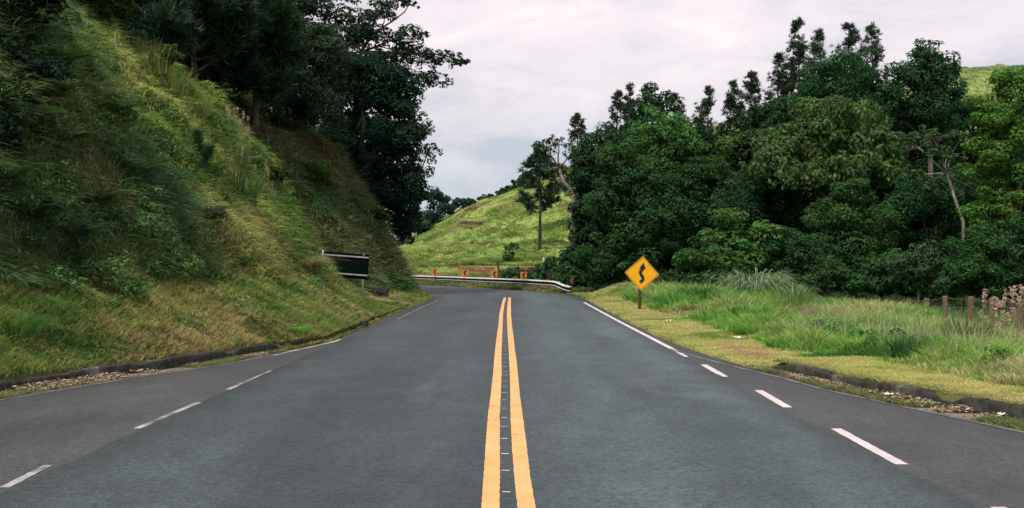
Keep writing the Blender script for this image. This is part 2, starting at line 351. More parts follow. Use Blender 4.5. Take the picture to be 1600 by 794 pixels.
def normal(X, Y, e=.12):
    zx = (H(X+e, Y)-H(X-e, Y))/(2*e); zy = (H(X, Y+e)-H(X, Y-e))/(2*e)
    n = np.stack([-zx, -zy, np.ones_like(zx)], -1); return n/np.linalg.norm(n, axis=-1, keepdims=True)
def hit(px, py, y0=9., y1=400.):                     # where the view ray through a photo pixel meets the land
    Y = np.arange(y0, y1, .1); X = (px-800)/F*Y; Z = EYE+(HZ-py)/F*Y
    hz = H(X, Y); k = np.argmax(hz > Z)
    if not (hz > Z).any() or k == 0:
        kk = (Y > 15) & (Y < 62); k = np.flatnonzero(kk)[np.argmin((Z-hz)[kk])]
    return Vector((X[k], Y[k], float(H(X[k], Y[k]))))
def onland(px, Y):
    X = (px-800)/F*Y; return Vector((X, Y, float(H(X, Y))))

# ------------------------------------------------------------------ land as one lofted sheet, split into named stretches
rows = np.concatenate([np.arange(-30, 8, 1.0), np.arange(8, 60, .3), np.arange(60, 112, .6), np.arange(112, 160, 1.5), 160*1.12**np.arange(0, 22)])
tl_ = np.concatenate([[0, .1, .2, .3, .37, .44, .5, .6], np.arange(.75, 16, .22), 16*1.22**np.arange(0, 22)])
tr_ = np.concatenate([[0, .1, .2, .3, .37, .44, .5, .6], np.arange(.8, 24, .35), np.arange(24, 90, 1.4), 90*1.3**np.arange(0, 12)])
def loft(rows, side, ts):
    Yg, Tg = np.meshgrid(rows, ts, indexing='ij')
    Xg = LE(Yg)-Tg if side < 0 else RE(Yg)+Tg
    Zg = H(np.where(Tg == 0, Xg-side*-1e-4, Xg), Yg); Zg[:, 0] = -.06
    return np.stack([Xg, Yg, Zg], -1)
def grid_faces(R, C, flip=False):
    i, j = np.meshgrid(np.arange(R-1), np.arange(C-1), indexing='ij'); a = (i*C+j).ravel()
    q = np.stack([a, a+1, a+C+1, a+C], -1); return q[:, ::-1] if flip else q
GL = loft(rows, -1, tl_); GR = loft(rows, 1, tr_)
R = len(rows)
bed = np.stack([np.stack([LE(rows)*(1-f)+RE(rows)*f, rows, np.full(R, -.06)], -1) for f in (0, .5, 1)], 1)
k = int(np.searchsorted(rows, 87.0)); GL = GL[:k+1]; bed = bed[:k+1]
o = mesh_np('embankment', GL.reshape(-1, 3), [grid_faces(k+1, len(tl_))], M['bank'], smooth=True); tag(o, kind='structure')
A = GR[:k+1]; V = np.concatenate([A.reshape(-1, 3), bed.reshape(-1, 3)])
o = mesh_np('ground', V, [grid_faces(k+1, len(tr_), True), grid_faces(k+1, 3, True)+A.shape[0]*A.shape[1]], M['soil'], smooth=True); tag(o, kind='structure')
hy = np.concatenate([[rows[k]], np.arange(rows[k]+.3, 158, .6), 158*1.14**np.arange(0, 20)])
hx = np.concatenate([-40*1.3**np.arange(16, 0, -1), np.arange(-40, 90, .6), 90*1.3**np.arange(0, 12)])
HX, HY = np.meshgrid(hx, hy, indexing='xy'); HX = HX*np.maximum(1, HY/158); A = np.stack([HX, HY, H(HX, HY)], -1)
o = mesh_np('hill', A.reshape(-1, 3), [grid_faces(len(hy), len(hx), True)], M['hill'], smooth=True); tag(o, kind='structure')

# ------------------------------------------------------------------ asphalt, markings, kerbs
ry = rows[(rows < 114)]
cols_ = np.linspace(0, 1, 9)
def sheet(name, left, right, ys, z, mat, nc=9, jit=0.0):
    f = np.linspace(0, 1, nc)[None, :]
    l = left(ys)[:, None]; r = right(ys)[:, None]
    if jit: l = l+(fbm(ys*1.3, 0*ys, 4.)[:, None]-.5)*jit; r = r+(fbm(ys*1.3, 0*ys, 9.)[:, None]-.5)*jit
    X = l*(1-f)+r*f; Y = np.repeat(ys[:, None], nc, 1)
    V = np.stack([X, Y, np.full_like(X, z)], -1)
    # thin edge skirts so that the layer has thickness
    sk = V[:, [0, -1]].copy(); sk[..., 2] -= .03
    n = X.size; Rr = len(ys)
    i = np.arange(Rr-1)
    fl = np.stack([i*nc, (i+1)*nc, n+(i+1)*2, n+i*2], -1); fr = np.stack([(i+1)*nc+nc-1, i*nc+nc-1, n+i*2+1, n+(i+1)*2+1], -1)
    o = mesh_np(name, np.concatenate([V.reshape(-1, 3), sk.reshape(-1, 3)]), [grid_faces(Rr, nc, True), fl[:, ::-1], fr[:, ::-1]], mat)
    return tag(o, kind='structure')
sheet('road', lambda y: LE(y), lambda y: RE(y), ry, 0.0, M['old_asphalt'], 9, .10)
# newer carriageway layer, laid over the old one between the lane edges
NL = lambda y: np.maximum(np.interp(y, [-30, 6, 8, 10, 13, 17, 22, 24, 50], [-3.40, -3.40, -3.40, -3.40, -3.40, -3.40, -3.37, -3.36, -3.3])-.0, LE(y)+.12)
NR = lambda y: np.minimum(np.interp(y, [-30, 7.2, 8.8, 10.66, 17.3, 42, 50], [2.95, 2.94, 2.88, 2.83, 2.80, 2.86, 2.84]), RE(y)-.12)
yy = np.concatenate([np.arange(-30, 60, .2), ry[ry > 60]])
sheet('carriageway', NL, NR, yy, .008, M['new_asphalt'], 13, .07)
def stripe(name, keys, wl, mat, z=.0115, y0=None, y1=None, step=.06, jit=.006, z_side=None):
    """keys: (Y, x_left, x_right)"""
    K = np.array(keys, float); K = K[np.argsort(K[:, 0])]
    y0 = K[0, 0] if y0 is None else y0; y1 = K[-1, 0] if y1 is None else y1
    ys = np.arange(y0, y1+step/2, step)
    l = np.interp(ys, K[:, 0], K[:, 1]); r = np.interp(ys, K[:, 0], K[:, 2])
    l = l+(rng.random(len(ys))-.5)*jit; r = r+(rng.random(len(ys))-.5)*jit
    V = np.stack([np.stack([l, ys, np.full_like(ys, z)], -1), np.stack([r, ys, np.full_like(ys, z)], -1)], 1)
    return V.reshape(-1, 3), grid_faces(len(ys), 2, True)
def px2X(px, py): Y = groundY(py); return (px-800)/F*Y
def yline(edges):
    return [(groundY(y), px2X(a, y), px2X(b, y)) for y, a, b in edges]
yl1 = yline([(465.4, 787.1, 791.1), (475, 783.9, 788.4), (491.5, 780.2, 786), (509.8, 778.7, 785.3), (528, 776, 784.7), (546.3, 773.8, 783.8), (564.6, 772, 783.5), (582.9, 770.7, 783.8),
             (620, 766.6, 782.4), (650, 762.5, 780.8), (700, 758.5, 781), (750, 755.6, 781), (794, 752.3, 781), (860, 747, 780)])
yl2 = yline([(465.4, 794.4, 798.4), (475, 793, 798.2), (491.5, 791.9, 798.4), (509.8, 792.6, 799.9), (528, 793.5, 802.5), (546.3, 794.8, 804.3), (564.6, 795.7, 807.2), (582.9, 796.6, 809),
             (620, 797.3, 812.3), (650, 797.8, 816.7), (700, 799.8, 823), (750, 804, 829), (794, 808.6, 837), (860, 815, 848)])
V1, F1 = stripe('', yl1, 0, None); V2, F2 = stripe('', yl2, 0, None)
tag(mesh_np('centre_line', V1, [F1], M['yline']), kind='structure'); tag(mesh_np('centre_line', V2, [F2], M['yline']), kind='structure')
# small white setting-out ticks between the yellow lines
tv, tf = [], []
ticks = [770.6, 736.9, 710.7, 687, 668.1, 654.1, 639.3, 626.4, 615, 604.8, 596.7, 587.3, 581.9]
ty = [groundY(v) for v in ticks]; y_ = ty[-1]
while y_ < 47: y_ += .75; ty.append(y_)
ty = [6.95, 6.2]+ty
for q, Y in enumerate(ty):
    c = .5*(np.interp(Y, [a[0] for a in yl1][::-1] if yl1[0][0] > yl1[-1][0] else [a[0] for a in yl1], [a[2] for a in yl1][::-1]) +
            np.interp(Y, [a[0] for a in yl2][::-1], [a[1] for a in yl2][::-1]))
    c -= .010; hw = .027 + .008*random.random() ; hd = .011+.008*random.random(); r_ = (random.random()-.5)*.01
    b = len(tv); tv += [(c-hw, Y-hd, .0118), (c+hw, Y-hd+r_, .0118), (c+hw, Y+hd+r_, .0118), (c-hw, Y+hd, .0118)]; tf.append((b, b+1, b+2, b+3))
tag(mesh_np('lane_ticks', tv, [np.array(tf)], M['wline']), kind='structure')
# white lane-edge dashes
def dash_mesh(name, pts, wd, mat, z=.0118, parent=None):
    """pts: polyline (X,Y) of the left side; wd width to the right"""
    P = np.array(pts); n = max(2, int(abs(P[-1, 1]-P[0, 1])/.1)+1); ys = np.linspace(P[0, 1], P[-1, 1], n)
    o_ = np.argsort(P[:, 1]); xs = np.interp(ys, P[o_, 1], P[o_, 0])
    l = xs+(rng.random(n)-.5)*.008; r = xs+wd+(rng.random(n)-.5)*.008
    V = np.stack([np.stack([l, ys, np.full(n, z)], -1), np.stack([r, ys, np.full(n, z)], -1)], 1).reshape(-1, 3)
    return tag(mesh_np(name, V, [grid_faces(n, 2, True)], mat), kind='structure')
def gp(px, py): Y = groundY(py); return ((px-800)/F*Y, Y)
for a, b in [((1419, 726), (1297, 670)), ((1238, 637), (1178, 610)), ((1138, 589), (1094, 570)), ((1076, 558), (1046, 546))]:
    dash_mesh('lane_edge_dash', [(gp(*a)[0]-.10, gp(*a)[1]), (gp(*b)[0], gp(*b)[1])], .10, M['wline'], .0040)
dash_mesh('lane_edge_dash', [(3.02, 5.2), (3.0, 7.25)], .10, M['wline'], .0040)
dash_mesh('edge_line', [(2.78, 20.4), (2.72, 30), (2.70, 44)], .10, M['wline'], .0118)
for a, b in [((0, 762), (75, 727)), ((208, 670), (310, 629)), ((352, 609), (426, 579)), ((462, 565), (498, 549))]:
    dash_mesh('lane_edge_dash', [gp(*a), (gp(*b)[0]-.03, gp(*b)[1])], .07, M['wworn'], .0040)
# continuous edge lines hugging the widened shoulders
def edge_line(name, f, y0, y1, wd, mat, z=.0045):
    ys = np.arange(y0, y1, .15); l = f(ys)+(rng.random(len(ys))-.5)*.01; r = l+wd
    V = np.stack([np.stack([l, ys, np.full(len(ys), z)], -1), np.stack([r, ys, np.full(len(ys), z)], -1)], 1).reshape(-1, 3)
    return tag(mesh_np(name, V, [grid_faces(len(ys), 2, True)], mat), kind='structure')
edge_line('edge_line', lambda y: RE(y)-np.interp(y, [6, 14, 17, 20.4], [.09, .12, .24, .42]), 5, 20.4, .07, M['faint'])
edge_line('edge_line', lambda y: LE(y)+np.interp(y, [6, 17, 20, 24], [.06, .10, .12, .12]), 8, 19.6, .06, M['faint'])
edge_line('edge_line', lambda y: np.interp(y, [18.6, 20, 22.2, 24], [-4.05, -3.85, -3.50, -3.44]), 19.0, 23.2, .09, M['wworn'])
edge_line('edge_line', lambda y: LE(y)+.42, 31, 46, .08, M['faint'], .0118)
def kerb(name, f, y0, y1, side, dips):
    ys = np.arange(y0, y1, .2); x0 = f(ys); wd = .15
    h = .145+(fbm(ys*1.4, 0*ys, 2.)-.5)*.05; h -= ss(y1-.8, y1, ys)*.09
    j = (fbm(ys*2.2, 0*ys, 7.)-.5)*.07; h = h-np.clip(fbm(ys*2.6, 0*ys, 11., 3)-.56, 0, 1)*.35
    prof_ = [(0, -.05, 0), (0.0, 1, -.02), (.02, 1, 0), (wd-.02, 1, 0), (wd, 1, -.02), (wd, -.05, 0)]
    V = []
    for (a, b, c) in prof_:
        V.append(np.stack([x0+side*(a+j), ys, (h+c if b == 1 else np.full_like(h, b))], -1))
    V = np.stack(V, 1); q = grid_faces(len(ys), 6, side > 0)
    n = len(ys)*6
    return tag(mesh_np(name, V.reshape(-1, 3), [q, np.array([[0, 1, 2, 3, 4, 5], [n-1, n-2, n-3, n-4, n-5, n-6]])], M['kerb']), kind='structure')
kerb('kerb', lambda y: LE(y)-kofl(y), 2, KL_END, -1, 0)
kerb('kerb', lambda y: RE(y)+kofr(y), 2, KR_END, 1, 0)
def gut(name, f0, f1, y0, y1, flip):
    ys = np.arange(y0, y1, .3)
    V = np.stack([np.stack([f0(ys), ys, np.full(len(ys), -.004)], -1), np.stack([f1(ys), ys, np.full(len(ys), -.004)], -1)], 1).reshape(-1, 3)
    tag(mesh_np(name, V, [grid_faces(len(ys), 2, True)], M['gutter']), kind='structure')
gut('gutter', lambda y: LE(y)-kofl(y)-.02, lambda y: LE(y)+.03, 2, KL_END+.5, 0)
gut('gutter', lambda y: RE(y)-.03, lambda y: RE(y)+kofr(y)+.02, 2, KR_END+.5, 0)

# ------------------------------------------------------------------ grass makers
def blades(P, h, wd, az, lean, colr, seg=2, droop=0.35, up=None):
    """P (n,3) roots; h,wd,az,lean (n,) ; colr (n,3). returns V, polys, C"""
    n = len(P); S = np.linspace(0, 1, seg+1)
    a = np.stack([np.cos(az), np.sin(az), np.zeros(n)], -1); side = np.stack([-np.sin(az), np.cos(az), np.zeros(n)], -1)
    tw = rng.random(n)*math.pi; side = side*np.cos(tw)[:, None]+a*np.sin(tw)[:, None]*.9
    U = np.tile(np.array([0, 0, 1.]), (n, 1)) if up is None else up
    dr = droop if hasattr(droop, '__len__') else np.full(n, droop)
    rings = []
    for s in S[:-1]:
        c = P + U*(h*(s-dr*s*s))[:, None] + a*(lean*h*s**1.6)[:, None]
        ww = wd*(1-.55*s)*.5
        rings.append(c-side*ww[:, None]); rings.append(c+side*ww[:, None])
    tip = P + U*(h*(1-dr))[:, None]+a*(lean*h)[:, None]
    V = np.stack(rings+[tip], 1); k = V.shape[1]
    base = (np.arange(n)*k)[:, None]
    quads = [base+np.array([[2*i, 2*i+1, 2*i+3, 2*i+2]]) for i in range(seg-1)]
    tri = base+np.array([[2*seg-2, 2*seg-1, 2*seg]])
    C = np.repeat(colr[:, None, :], k, 1)
    return V.reshape(-1, 3), (np.concatenate(quads) if quads else np.zeros((0, 4), int)), tri, C.reshape(-1, 3)
class Acc:
    def __init__(s): s.V = []; s.Q = []; s.T = []; s.C = []; s.n = 0
    def add(s, r):
        V, Q, T, C = r; s.V.append(V); s.C.append(C)
        if len(Q): s.Q.append(Q+s.n)
        if len(T): s.T.append(T+s.n)
        s.n += len(V)
    def build(s, name, mat, parent=None):
        if not s.V: return None
        P = []
        if s.Q: P.append(np.concatenate(s.Q))
        if s.T: P.append(np.concatenate(s.T))
        return mesh_np(name, np.concatenate(s.V), P, mat, parent, np.concatenate(s.C))
def pal(cols, u):                                    # u in 0..1 -> colour through a list
    cols = np.array(cols)*(.96, 1.0, 1.0); cols[:, 2] = cols[:, 2]*1.25+.006; x = np.clip(u, 0, .9999)*(len(cols)-1); i = x.astype(int); f = (x-i)[:, None]
    return cols[i]*(1-f)+cols[i+1]*f
def tufts(P, nb, h, wd, spread, lean, colr, seg=2, droop=.35, hvar=.5):
    """P (n,3) tuft centres, per-tuft arrays h, wd, spread, colr"""
    n = len(P); az = rng.random((n, nb))*2*math.pi; rr = np.sqrt(rng.random((n, nb)))*np.asarray(spread)[:, None] if hasattr(spread, '__len__') else np.sqrt(rng.random((n, nb)))*spread
    Q = np.repeat(P[:, None, :], nb, 1).copy(); Q[..., 0] += np.cos(az)*rr; Q[..., 1] += np.sin(az)*rr
    Qf = Q.reshape(-1, 3); Qf[:, 2] = np.maximum(H(Qf[:, 0], Qf[:, 1]), Qf[:, 2]-.3)-.02 if True else 0
    hh = (np.repeat(h[:, None], nb, 1)*(1-hvar+hvar*rng.random((n, nb)))).ravel()
    ww = np.repeat(wd[:, None], nb, 1).ravel()*(.7+.6*rng.random(n*nb))
    ll = (lean*(.35+.9*rng.random((n, nb)))).ravel()
    cc = np.repeat(colr[:, None, :], nb, 1).reshape(-1, 3)*(.62+.76*rng.random((n*nb, 1)))
    cc = cc*np.repeat(.62+.76*rng.random((n, 1)), nb, 0)
    az2 = (az+(rng.random((n, nb))-.5)*1.4).ravel()
    return blades(Qf, hh, ww, az2, ll, cc, seg, droop)
def scatter(n, y0, y1, tmin, tmax, side, pw=1.6):
    """random points beside the road: more of them near than far"""
    u = rng.random(n); a = 1-pw
    Y = (y0**a+(y1**a-y0**a)*u)**(1/a); tt = tmin+(tmax-tmin)*rng.random(n)
    X = LE(Y)-tt if side < 0 else RE(Y)+tt
    return X, Y, tt

# ------------------------------------------------------------------ grass on the left embankment
G = Acc()
GREEN = [(.035, .075, .018), (.08, .13, .03), (.17, .20, .045), (.26, .22, .075), (.20, .13, .06)]
def bank_cols(X, Y, z, t):
    patch = fbm(X*.5, Y*.35, z*.5+2); fine = fbm(X*2.4, Y*2.4, z+7, 3)
    u = .12+.95*np.clip((patch-.28)*1.5, 0, 1)*.75+.55*(fine-.42)
    return np.clip(u, 0, 1)
# lower mown slope
X, Y, tt = scatter(40000, 11, 58, .03, 4.2, -1, 1.35)
kl = np.where(Y < KL_END, kofl(Y)+.16, 0.02); X = LE(Y)-kl-tt; z = H(X, Y)
keep = (z < 1.9+(fbm(X*.7, Y*.7, 1)-.5)*.8); X, Y, z, tt = X[keep], Y[keep], z[keep], tt[keep]
u = bank_cols(X, Y, z, tt); c = pal([(.05, .13, .03), (.12, .21, .04), (.27, .30, .07), (.42, .34, .13), (.30, .19, .09)], np.clip(.5+1.35*(u-.45), 0, 1))
ln = np.clip(Y/18, .8, 2.4)
G.add(tufts(np.stack([X, Y, z], -1), 9, .09+.15*np.clip(2*fbm(X*1.6, Y*1.6, 3)-.5,0,1), .017*ln, .08*ln, .9, c))
# broader-leaved weeds in the lower slope
X, Y, tt = scatter(5200, 11, 50, .1, 3.6, -1, 1.4); kl = np.where(Y < KL_END, kofl(Y)+.16, 0.02); X = LE(Y)-kl-tt; z = H(X, Y)
keep = (fbm(X*.8, Y*.8, 21) > .53) & (z < 2); X, Y, z = X[keep], Y[keep], z[keep]
G.add(tufts(np.stack([X, Y, z], -1), 9, .13+.12*rng.random(len(X)), np.full(len(X), .035)*np.clip(Y/20, .8, 2), .14, 1.3, pal([(.03, .09, .02), (.07, .15, .03)], rng.random(len(X)))))
tag(G.build('grass', M['grass']), kind='stuff', label='short mown green and straw grass on the foot of the left bank', cat='grass')
# long grass of the upper slope, hanging in hummocks
G = Acc()
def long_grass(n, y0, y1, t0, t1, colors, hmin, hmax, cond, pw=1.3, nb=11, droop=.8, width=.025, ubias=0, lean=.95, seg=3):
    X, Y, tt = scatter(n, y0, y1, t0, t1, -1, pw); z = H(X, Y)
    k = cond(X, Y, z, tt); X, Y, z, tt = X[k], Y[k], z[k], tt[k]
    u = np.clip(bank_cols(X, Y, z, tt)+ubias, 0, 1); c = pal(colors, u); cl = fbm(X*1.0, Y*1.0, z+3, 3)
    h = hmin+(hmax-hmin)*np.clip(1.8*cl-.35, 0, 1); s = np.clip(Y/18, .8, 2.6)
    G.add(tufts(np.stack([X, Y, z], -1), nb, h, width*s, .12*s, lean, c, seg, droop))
def px_of(X, Y): return 800+X/Y*F
def py_of(Y, z): return HZ-(z-EYE)/Y*F
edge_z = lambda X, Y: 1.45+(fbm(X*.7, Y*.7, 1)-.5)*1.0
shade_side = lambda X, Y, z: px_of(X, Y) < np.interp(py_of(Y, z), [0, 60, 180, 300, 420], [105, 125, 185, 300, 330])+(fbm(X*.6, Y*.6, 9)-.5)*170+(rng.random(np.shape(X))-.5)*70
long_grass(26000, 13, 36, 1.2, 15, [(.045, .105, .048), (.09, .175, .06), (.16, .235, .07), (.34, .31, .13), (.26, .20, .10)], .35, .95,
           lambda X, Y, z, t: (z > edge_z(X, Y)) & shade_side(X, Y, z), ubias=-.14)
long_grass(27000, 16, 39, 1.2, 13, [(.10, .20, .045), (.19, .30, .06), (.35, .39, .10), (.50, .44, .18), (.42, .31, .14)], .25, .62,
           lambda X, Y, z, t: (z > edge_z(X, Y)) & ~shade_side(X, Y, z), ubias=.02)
long_grass(24000, 38, 66, .3, 14, [(.05, .13, .04), (.09, .18, .05), (.17, .20, .065), (.26, .21, .09), (.20, .14, .07)], .3, .75,
           lambda X, Y, z, t: (z > .5+.5*(fbm(X*.7, Y*.7, 1)-.5)), pw=1.1, ubias=0)
tag(G.build('grass', M['grass']), kind='stuff', label='long rank grass hanging over the upper left bank', cat='grass')
# grass along the foot of the bank past the kerb and the little tongue of turf on the inside of the bend
G = Acc()
ys = KL_END-.3+rng.random(16000)**1.3*(60-KL_END); xs = LE(ys)-rng.random(len(ys))**1.3*1.0+.03; zz = H(xs, ys)
G.add(tufts(np.stack([xs, ys, zz], -1), 8, .08+.10*rng.random(len(xs)), np.full(len(xs), .018)*np.clip(ys/25, 1, 2), .10, 1.0,
            pal([(.09, .15, .03), (.24, .25, .06), (.34, .27, .10)], fbm(xs*1.5, ys*1.0, 3))))
tag(G.build('grass', M['grass']), kind='stuff', label='thin roadside grass fringe past the end of the left kerb', cat='grass')

# ------------------------------------------------------------------ grass on the right
verge_w = lambda Y: np.interp(Y, [8, 13, 16, 20, 28, 36, 50, 56], [.95, .95, 1.15, 1.4, 1.7, 1.45, 1.6, 1.3])
G = Acc()
X, Y, tt = scatter(52000, 9, 57, 0, 1, 1, 1.45)
kr = np.where(Y < KR_END, kofr(Y)+.16, -.02); wv = verge_w(Y)+.5*(fbm(Y*.9, X*.9, 6)-.5)*2+.35; X = RE(Y)+kr+tt*wv; z = H(X, Y)
u = np.clip(.5+1.7*(fbm(X*1.0, Y*.6, 12)-.5)+.7*(fbm(X*4, Y*4, 3, 2)-.5), 0, 1)
c = pal([(.18, .28, .05), (.38, .42, .09), (.58, .53, .17), (.50, .37, .16)], u); s = np.clip(Y/16, .8, 2.6)
G.add(tufts(np.stack([X, Y, z], -1), 8, .04+.07*fbm(X*2,Y*2,3,2), .014*s, .08*s, 1.1, c, 1, .2))
tag(G.build('grass', M['grass']), kind='stuff', label='short yellow-green mown grass along the right verge', cat='grass')
G = Acc()
X, Y, tt = scatter(44000, 9, 58, 0, 1, 1, 1.35)
kr = np.where(Y < KR_END, kofr(Y)+.16, 0); X = RE(Y)+kr+verge_w(Y)+.3*(fbm(X, Y*.9, 6)-.5)+tt**1.1*11; z = H(X, Y)
k = (X < 15.5); X, Y, z, tt = X[k], Y[k], z[k], tt[k]
pa = fbm(X*.55, Y*.4, 31); pb = fbm(X*2.2, Y*2.2, 5, 3)
u = np.clip(.1+1.9*(pa-.3)+.8*(pb-.45), 0, 1)
c = pal([(.05, .16, .03), (.11, .28, .04), (.20, .39, .06), (.32, .42, .10), (.46, .42, .18)], u); s = np.clip(Y/18, .8, 2.4)
front = ss(0, .12, tt)
h = (.20+.62*np.clip(2.4*fbm(X*.8, Y*.8, 14, 3)-.75, 0, 1))*(.4+.6*front)*np.interp(Y, [10, 20, 30, 35, 46, 58], [.9, 1, 1.25, 2.0, 1.9, .8])
G.add(tufts(np.stack([X, Y, z], -1), 11, h, .014*s, .11*s, .55, c, 3, .4))
for cols_c, nc in (([(.16, .34, .03), (.28, .46, .06)], 46), ([(.05, .12, .03), (.10, .19, .05)], 40), ([(.34, .32, .14), (.48, .40, .22)], 30)):
    Yc = 12+rng.random(nc)**1.3*32; Xc = RE(Yc)+verge_w(Yc)+.6+rng.random(nc)*7.5; kc = Xc < 12; Xc, Yc = Xc[kc], Yc[kc]
    for xx_, yy_ in zip(Xc, Yc):
        nn_ = 34; a_ = rng.random(nn_)*6.28; r_ = np.sqrt(rng.random(nn_))*rng.uniform(.12, .34); px_, py_ = xx_+np.cos(a_)*r_, yy_+np.sin(a_)*r_
        G.add(tufts(np.stack([px_, py_, H(px_, py_)], -1), 9, np.full(nn_, rng.uniform(.42, .85)), np.full(nn_, .016*max(.9, yy_/20)), .05, rng.uniform(.4, 1.0), pal(cols_c, rng.random(nn_)), 3, .45))
# feathery seed stems
X, Y, tt = scatter(2600, 10, 44, 0, 1, 1, 1.35); X = RE(Y)+verge_w(Y)+.9+tt*9; z = H(X, Y)
k = (fbm(X*.7, Y*.7, 44) > .5) & (X < 14); X, Y, z = X[k], Y[k], z[k]
G.add(tufts(np.stack([X, Y, z], -1), 5, .7+.35*rng.random(len(X)), .009*np.clip(Y/18, .8, 2), .16, .35, pal([(.38, .33, .16), (.50, .42, .26)], rng.random(len(X))), 2, .12))
tag(G.build('grass', M['grass']), kind='stuff', label='tall rough meadow grass between the right verge and fence', cat='grass')
# rough ground cover in front of and under the forest
G = Acc()
n = 26000; X = 6+rng.random(n)*40; Y = 34+rng.random(n)*32; X = np.where(X < RE(Y)+3, RE(Y)+3+rng.random(n)*4, X); z = H(X, Y)
k = (X/Y < .55); X, Y, z = X[k], Y[k], z[k]
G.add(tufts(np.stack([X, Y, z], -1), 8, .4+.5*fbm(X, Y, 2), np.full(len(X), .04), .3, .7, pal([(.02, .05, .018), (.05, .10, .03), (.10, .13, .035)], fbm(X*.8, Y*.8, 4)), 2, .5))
tag(G.build('ground_cover', M['grass']), kind='stuff', label='dark ground cover under the edge of the forest', cat='ground cover')
# beyond the guardrail and up the hill
G = Acc()
n = 12000; Y = 56+rng.random(n)*37; X = RE(Y)+.15+rng.random(n)**1.3*14; k = X < .16*Y; X, Y = X[k], Y[k]; z = H(X, Y)
u = np.clip(.1+1.6*(fbm(X*.6, Y*.6, 3)-.3), 0, 1); h = .15+.45*np.clip(2*fbm(X*.8, Y*.8, 8)-.6, 0, 1)
k = ~((Y > 87.4) & (Y < 89.6) & (X < .5)) | (fbm(X*.8, Y*.8, 14, 3) > .52)
G.add(tufts(np.stack([X, Y, z], -1)[k], 10, h[k], np.full(k.sum(), .045), .25, .7, pal([(.07, .14, .03), (.16, .22, .05), (.30, .27, .10), (.40, .33, .18)], u)[k], 2, .4))
tag(G.build('grass', M['grass']), kind='stuff', label='rough grass behind the guardrail at the bend', cat='grass')
G = Acc()
n = 52000; Y = 90+rng.random(n)**1.15*64; Xe = -34+rng.random(n)*50; X = Xe*Y/150; z = H(X, Y)
k = (X > RE(Y)+1); X, Y, z = X[k], Y[k], z[k]
u = np.clip(.12+1.7*(fbm(X*.22, Y*.16, 3)-.28)+.9*(fbm(X*.9, Y*.7, 6, 3)-.5), 0, 1)
h = .12+.8*np.clip(2.8*fbm(X*.5, Y*.4, 8, 3)-1.3, 0, 1)
c = pal([(.12, .20, .045), (.23, .32, .065), (.35, .40, .10), (.38, .34, .13), (.20, .15, .08)], u)
G.add(tufts(np.stack([X, Y, z], -1), 7, h, np.full(len(X), .09), .42, .9, c, 2, .45))
n = 7000; Y = 120+rng.random(n)*32; X = (48+rng.random(n)*26)*Y/150; z = H(X, Y)
G.add(tufts(np.stack([X, Y, z], -1), 7, .15+.3*fbm(X*.5, Y*.5, 2), np.full(n, .08), .5, .9, pal([(.14, .20, .07), (.24, .28, .12), (.27, .22, .13)], fbm(X*.4, Y*.4, 3)), 2, .4))
tag(G.build('grass', M['grass']), kind='stuff', label='sunlit bright green pasture grass over the hill beyond the bend', cat='grass')

# leaf litter in the two gutters
def litter(name, side, f, n, y0, y1, label):
    ys = y0+rng.random(n)**1.2*(y1-y0); k = fbm(ys*1.3, 0*ys, side+6) > .44+.20*rng.random(n); ys = ys[k]; n = len(ys)
    x = f(ys)+side*(rng.random(n)**.55)*np.where(side < 0, kofl(ys), kofr(ys))*.97
    c = np.stack([x, ys, .004+rng.random(n)*.06*(np.abs(x-f(ys))/.4)], -1)
    a = rng.random(n)*6.28; L_ = .012+.022*rng.random(n)**1.5; ti = (rng.random(n)-.5)*1.3
    u = np.stack([np.cos(a), np.sin(a), ti*.6], -1)*L_[:, None]; v = np.stack([-np.sin(a), np.cos(a), (rng.random(n)-.5)], -1)*(L_*.5)[:, None]
    V = np.stack([c-u, c+v+[0, 0, .006], c+u, c-v+[0, 0, .004]], 1).reshape(-1, 3)
    q = np.arange(n)[:, None]*4+np.array([[0, 1, 2, 3]])
    C = np.repeat(pal([(.10, .065, .035), (.26, .18, .09), (.42, .31, .17), (.55, .46, .28)], rng.random(n))[:, None], 4, 1).reshape(-1, 3)
    tag(mesh_np(name, V, [q], M['dry'], colr=C), kind='stuff', label=label, cat='leaf litter')
G = Acc()
for side, f, kf, y1 in ((-1, LE, kofl, KL_END+.8), (1, RE, kofr, KR_END+1.2)):
    ys = 10+rng.random(4200)*(y1-10); ys = ys[fbm(ys*1.4, 0*ys, 13+side, 3)+.25*rng.random(len(ys)) > .66]; xs = f(ys)+side*(kf(ys)+.16+.14*rng.random(len(ys))**1.2)
    G.add(tufts(np.stack([xs, ys, np.full(len(xs), .13)], -1), 8, .04+.11*rng.random(len(xs))**2, np.full(len(xs), .012), .05, 1.2, pal([(.09, .19, .04), (.24, .28, .08), (.42, .36, .15)], fbm(xs*2, ys*1.5, 3)), 3, .6))
tag(G.build('grass', M['grass']), kind='stuff', label='ragged grass spilling over both kerbs', cat='grass')
litter('leaf_litter', -1, LE, 20000, 9, KL_END, 'dry brown leaf litter in the left gutter')
litter('leaf_litter', 1, RE, 20000, 9, KR_END+.6, 'dry brown leaf litter in the right gutter')
G = Acc()
for side, f, kf, y1 in ((-1, LE, kofl, KL_END), (1, RE, kofr, KR_END)):
    ys = 10+rng.random(3600)*(y1-10); ys = ys[fbm(ys*1.1, 0*ys, 3+side) > .46]; xs = f(ys)+side*rng.random(len(ys))*kf(ys)
    G.add(tufts(np.stack([xs, ys, 0*xs], -1), 8, .06+.09*rng.random(len(xs)), np.full(len(xs), .014), .06, 1.2, pal([(.10, .17, .04), (.28, .26, .09)], rng.random(len(xs)))))
tag(G.build('weeds', M['grass']), kind='stuff', label='small weeds rooted in the gutter strips', cat='weeds')

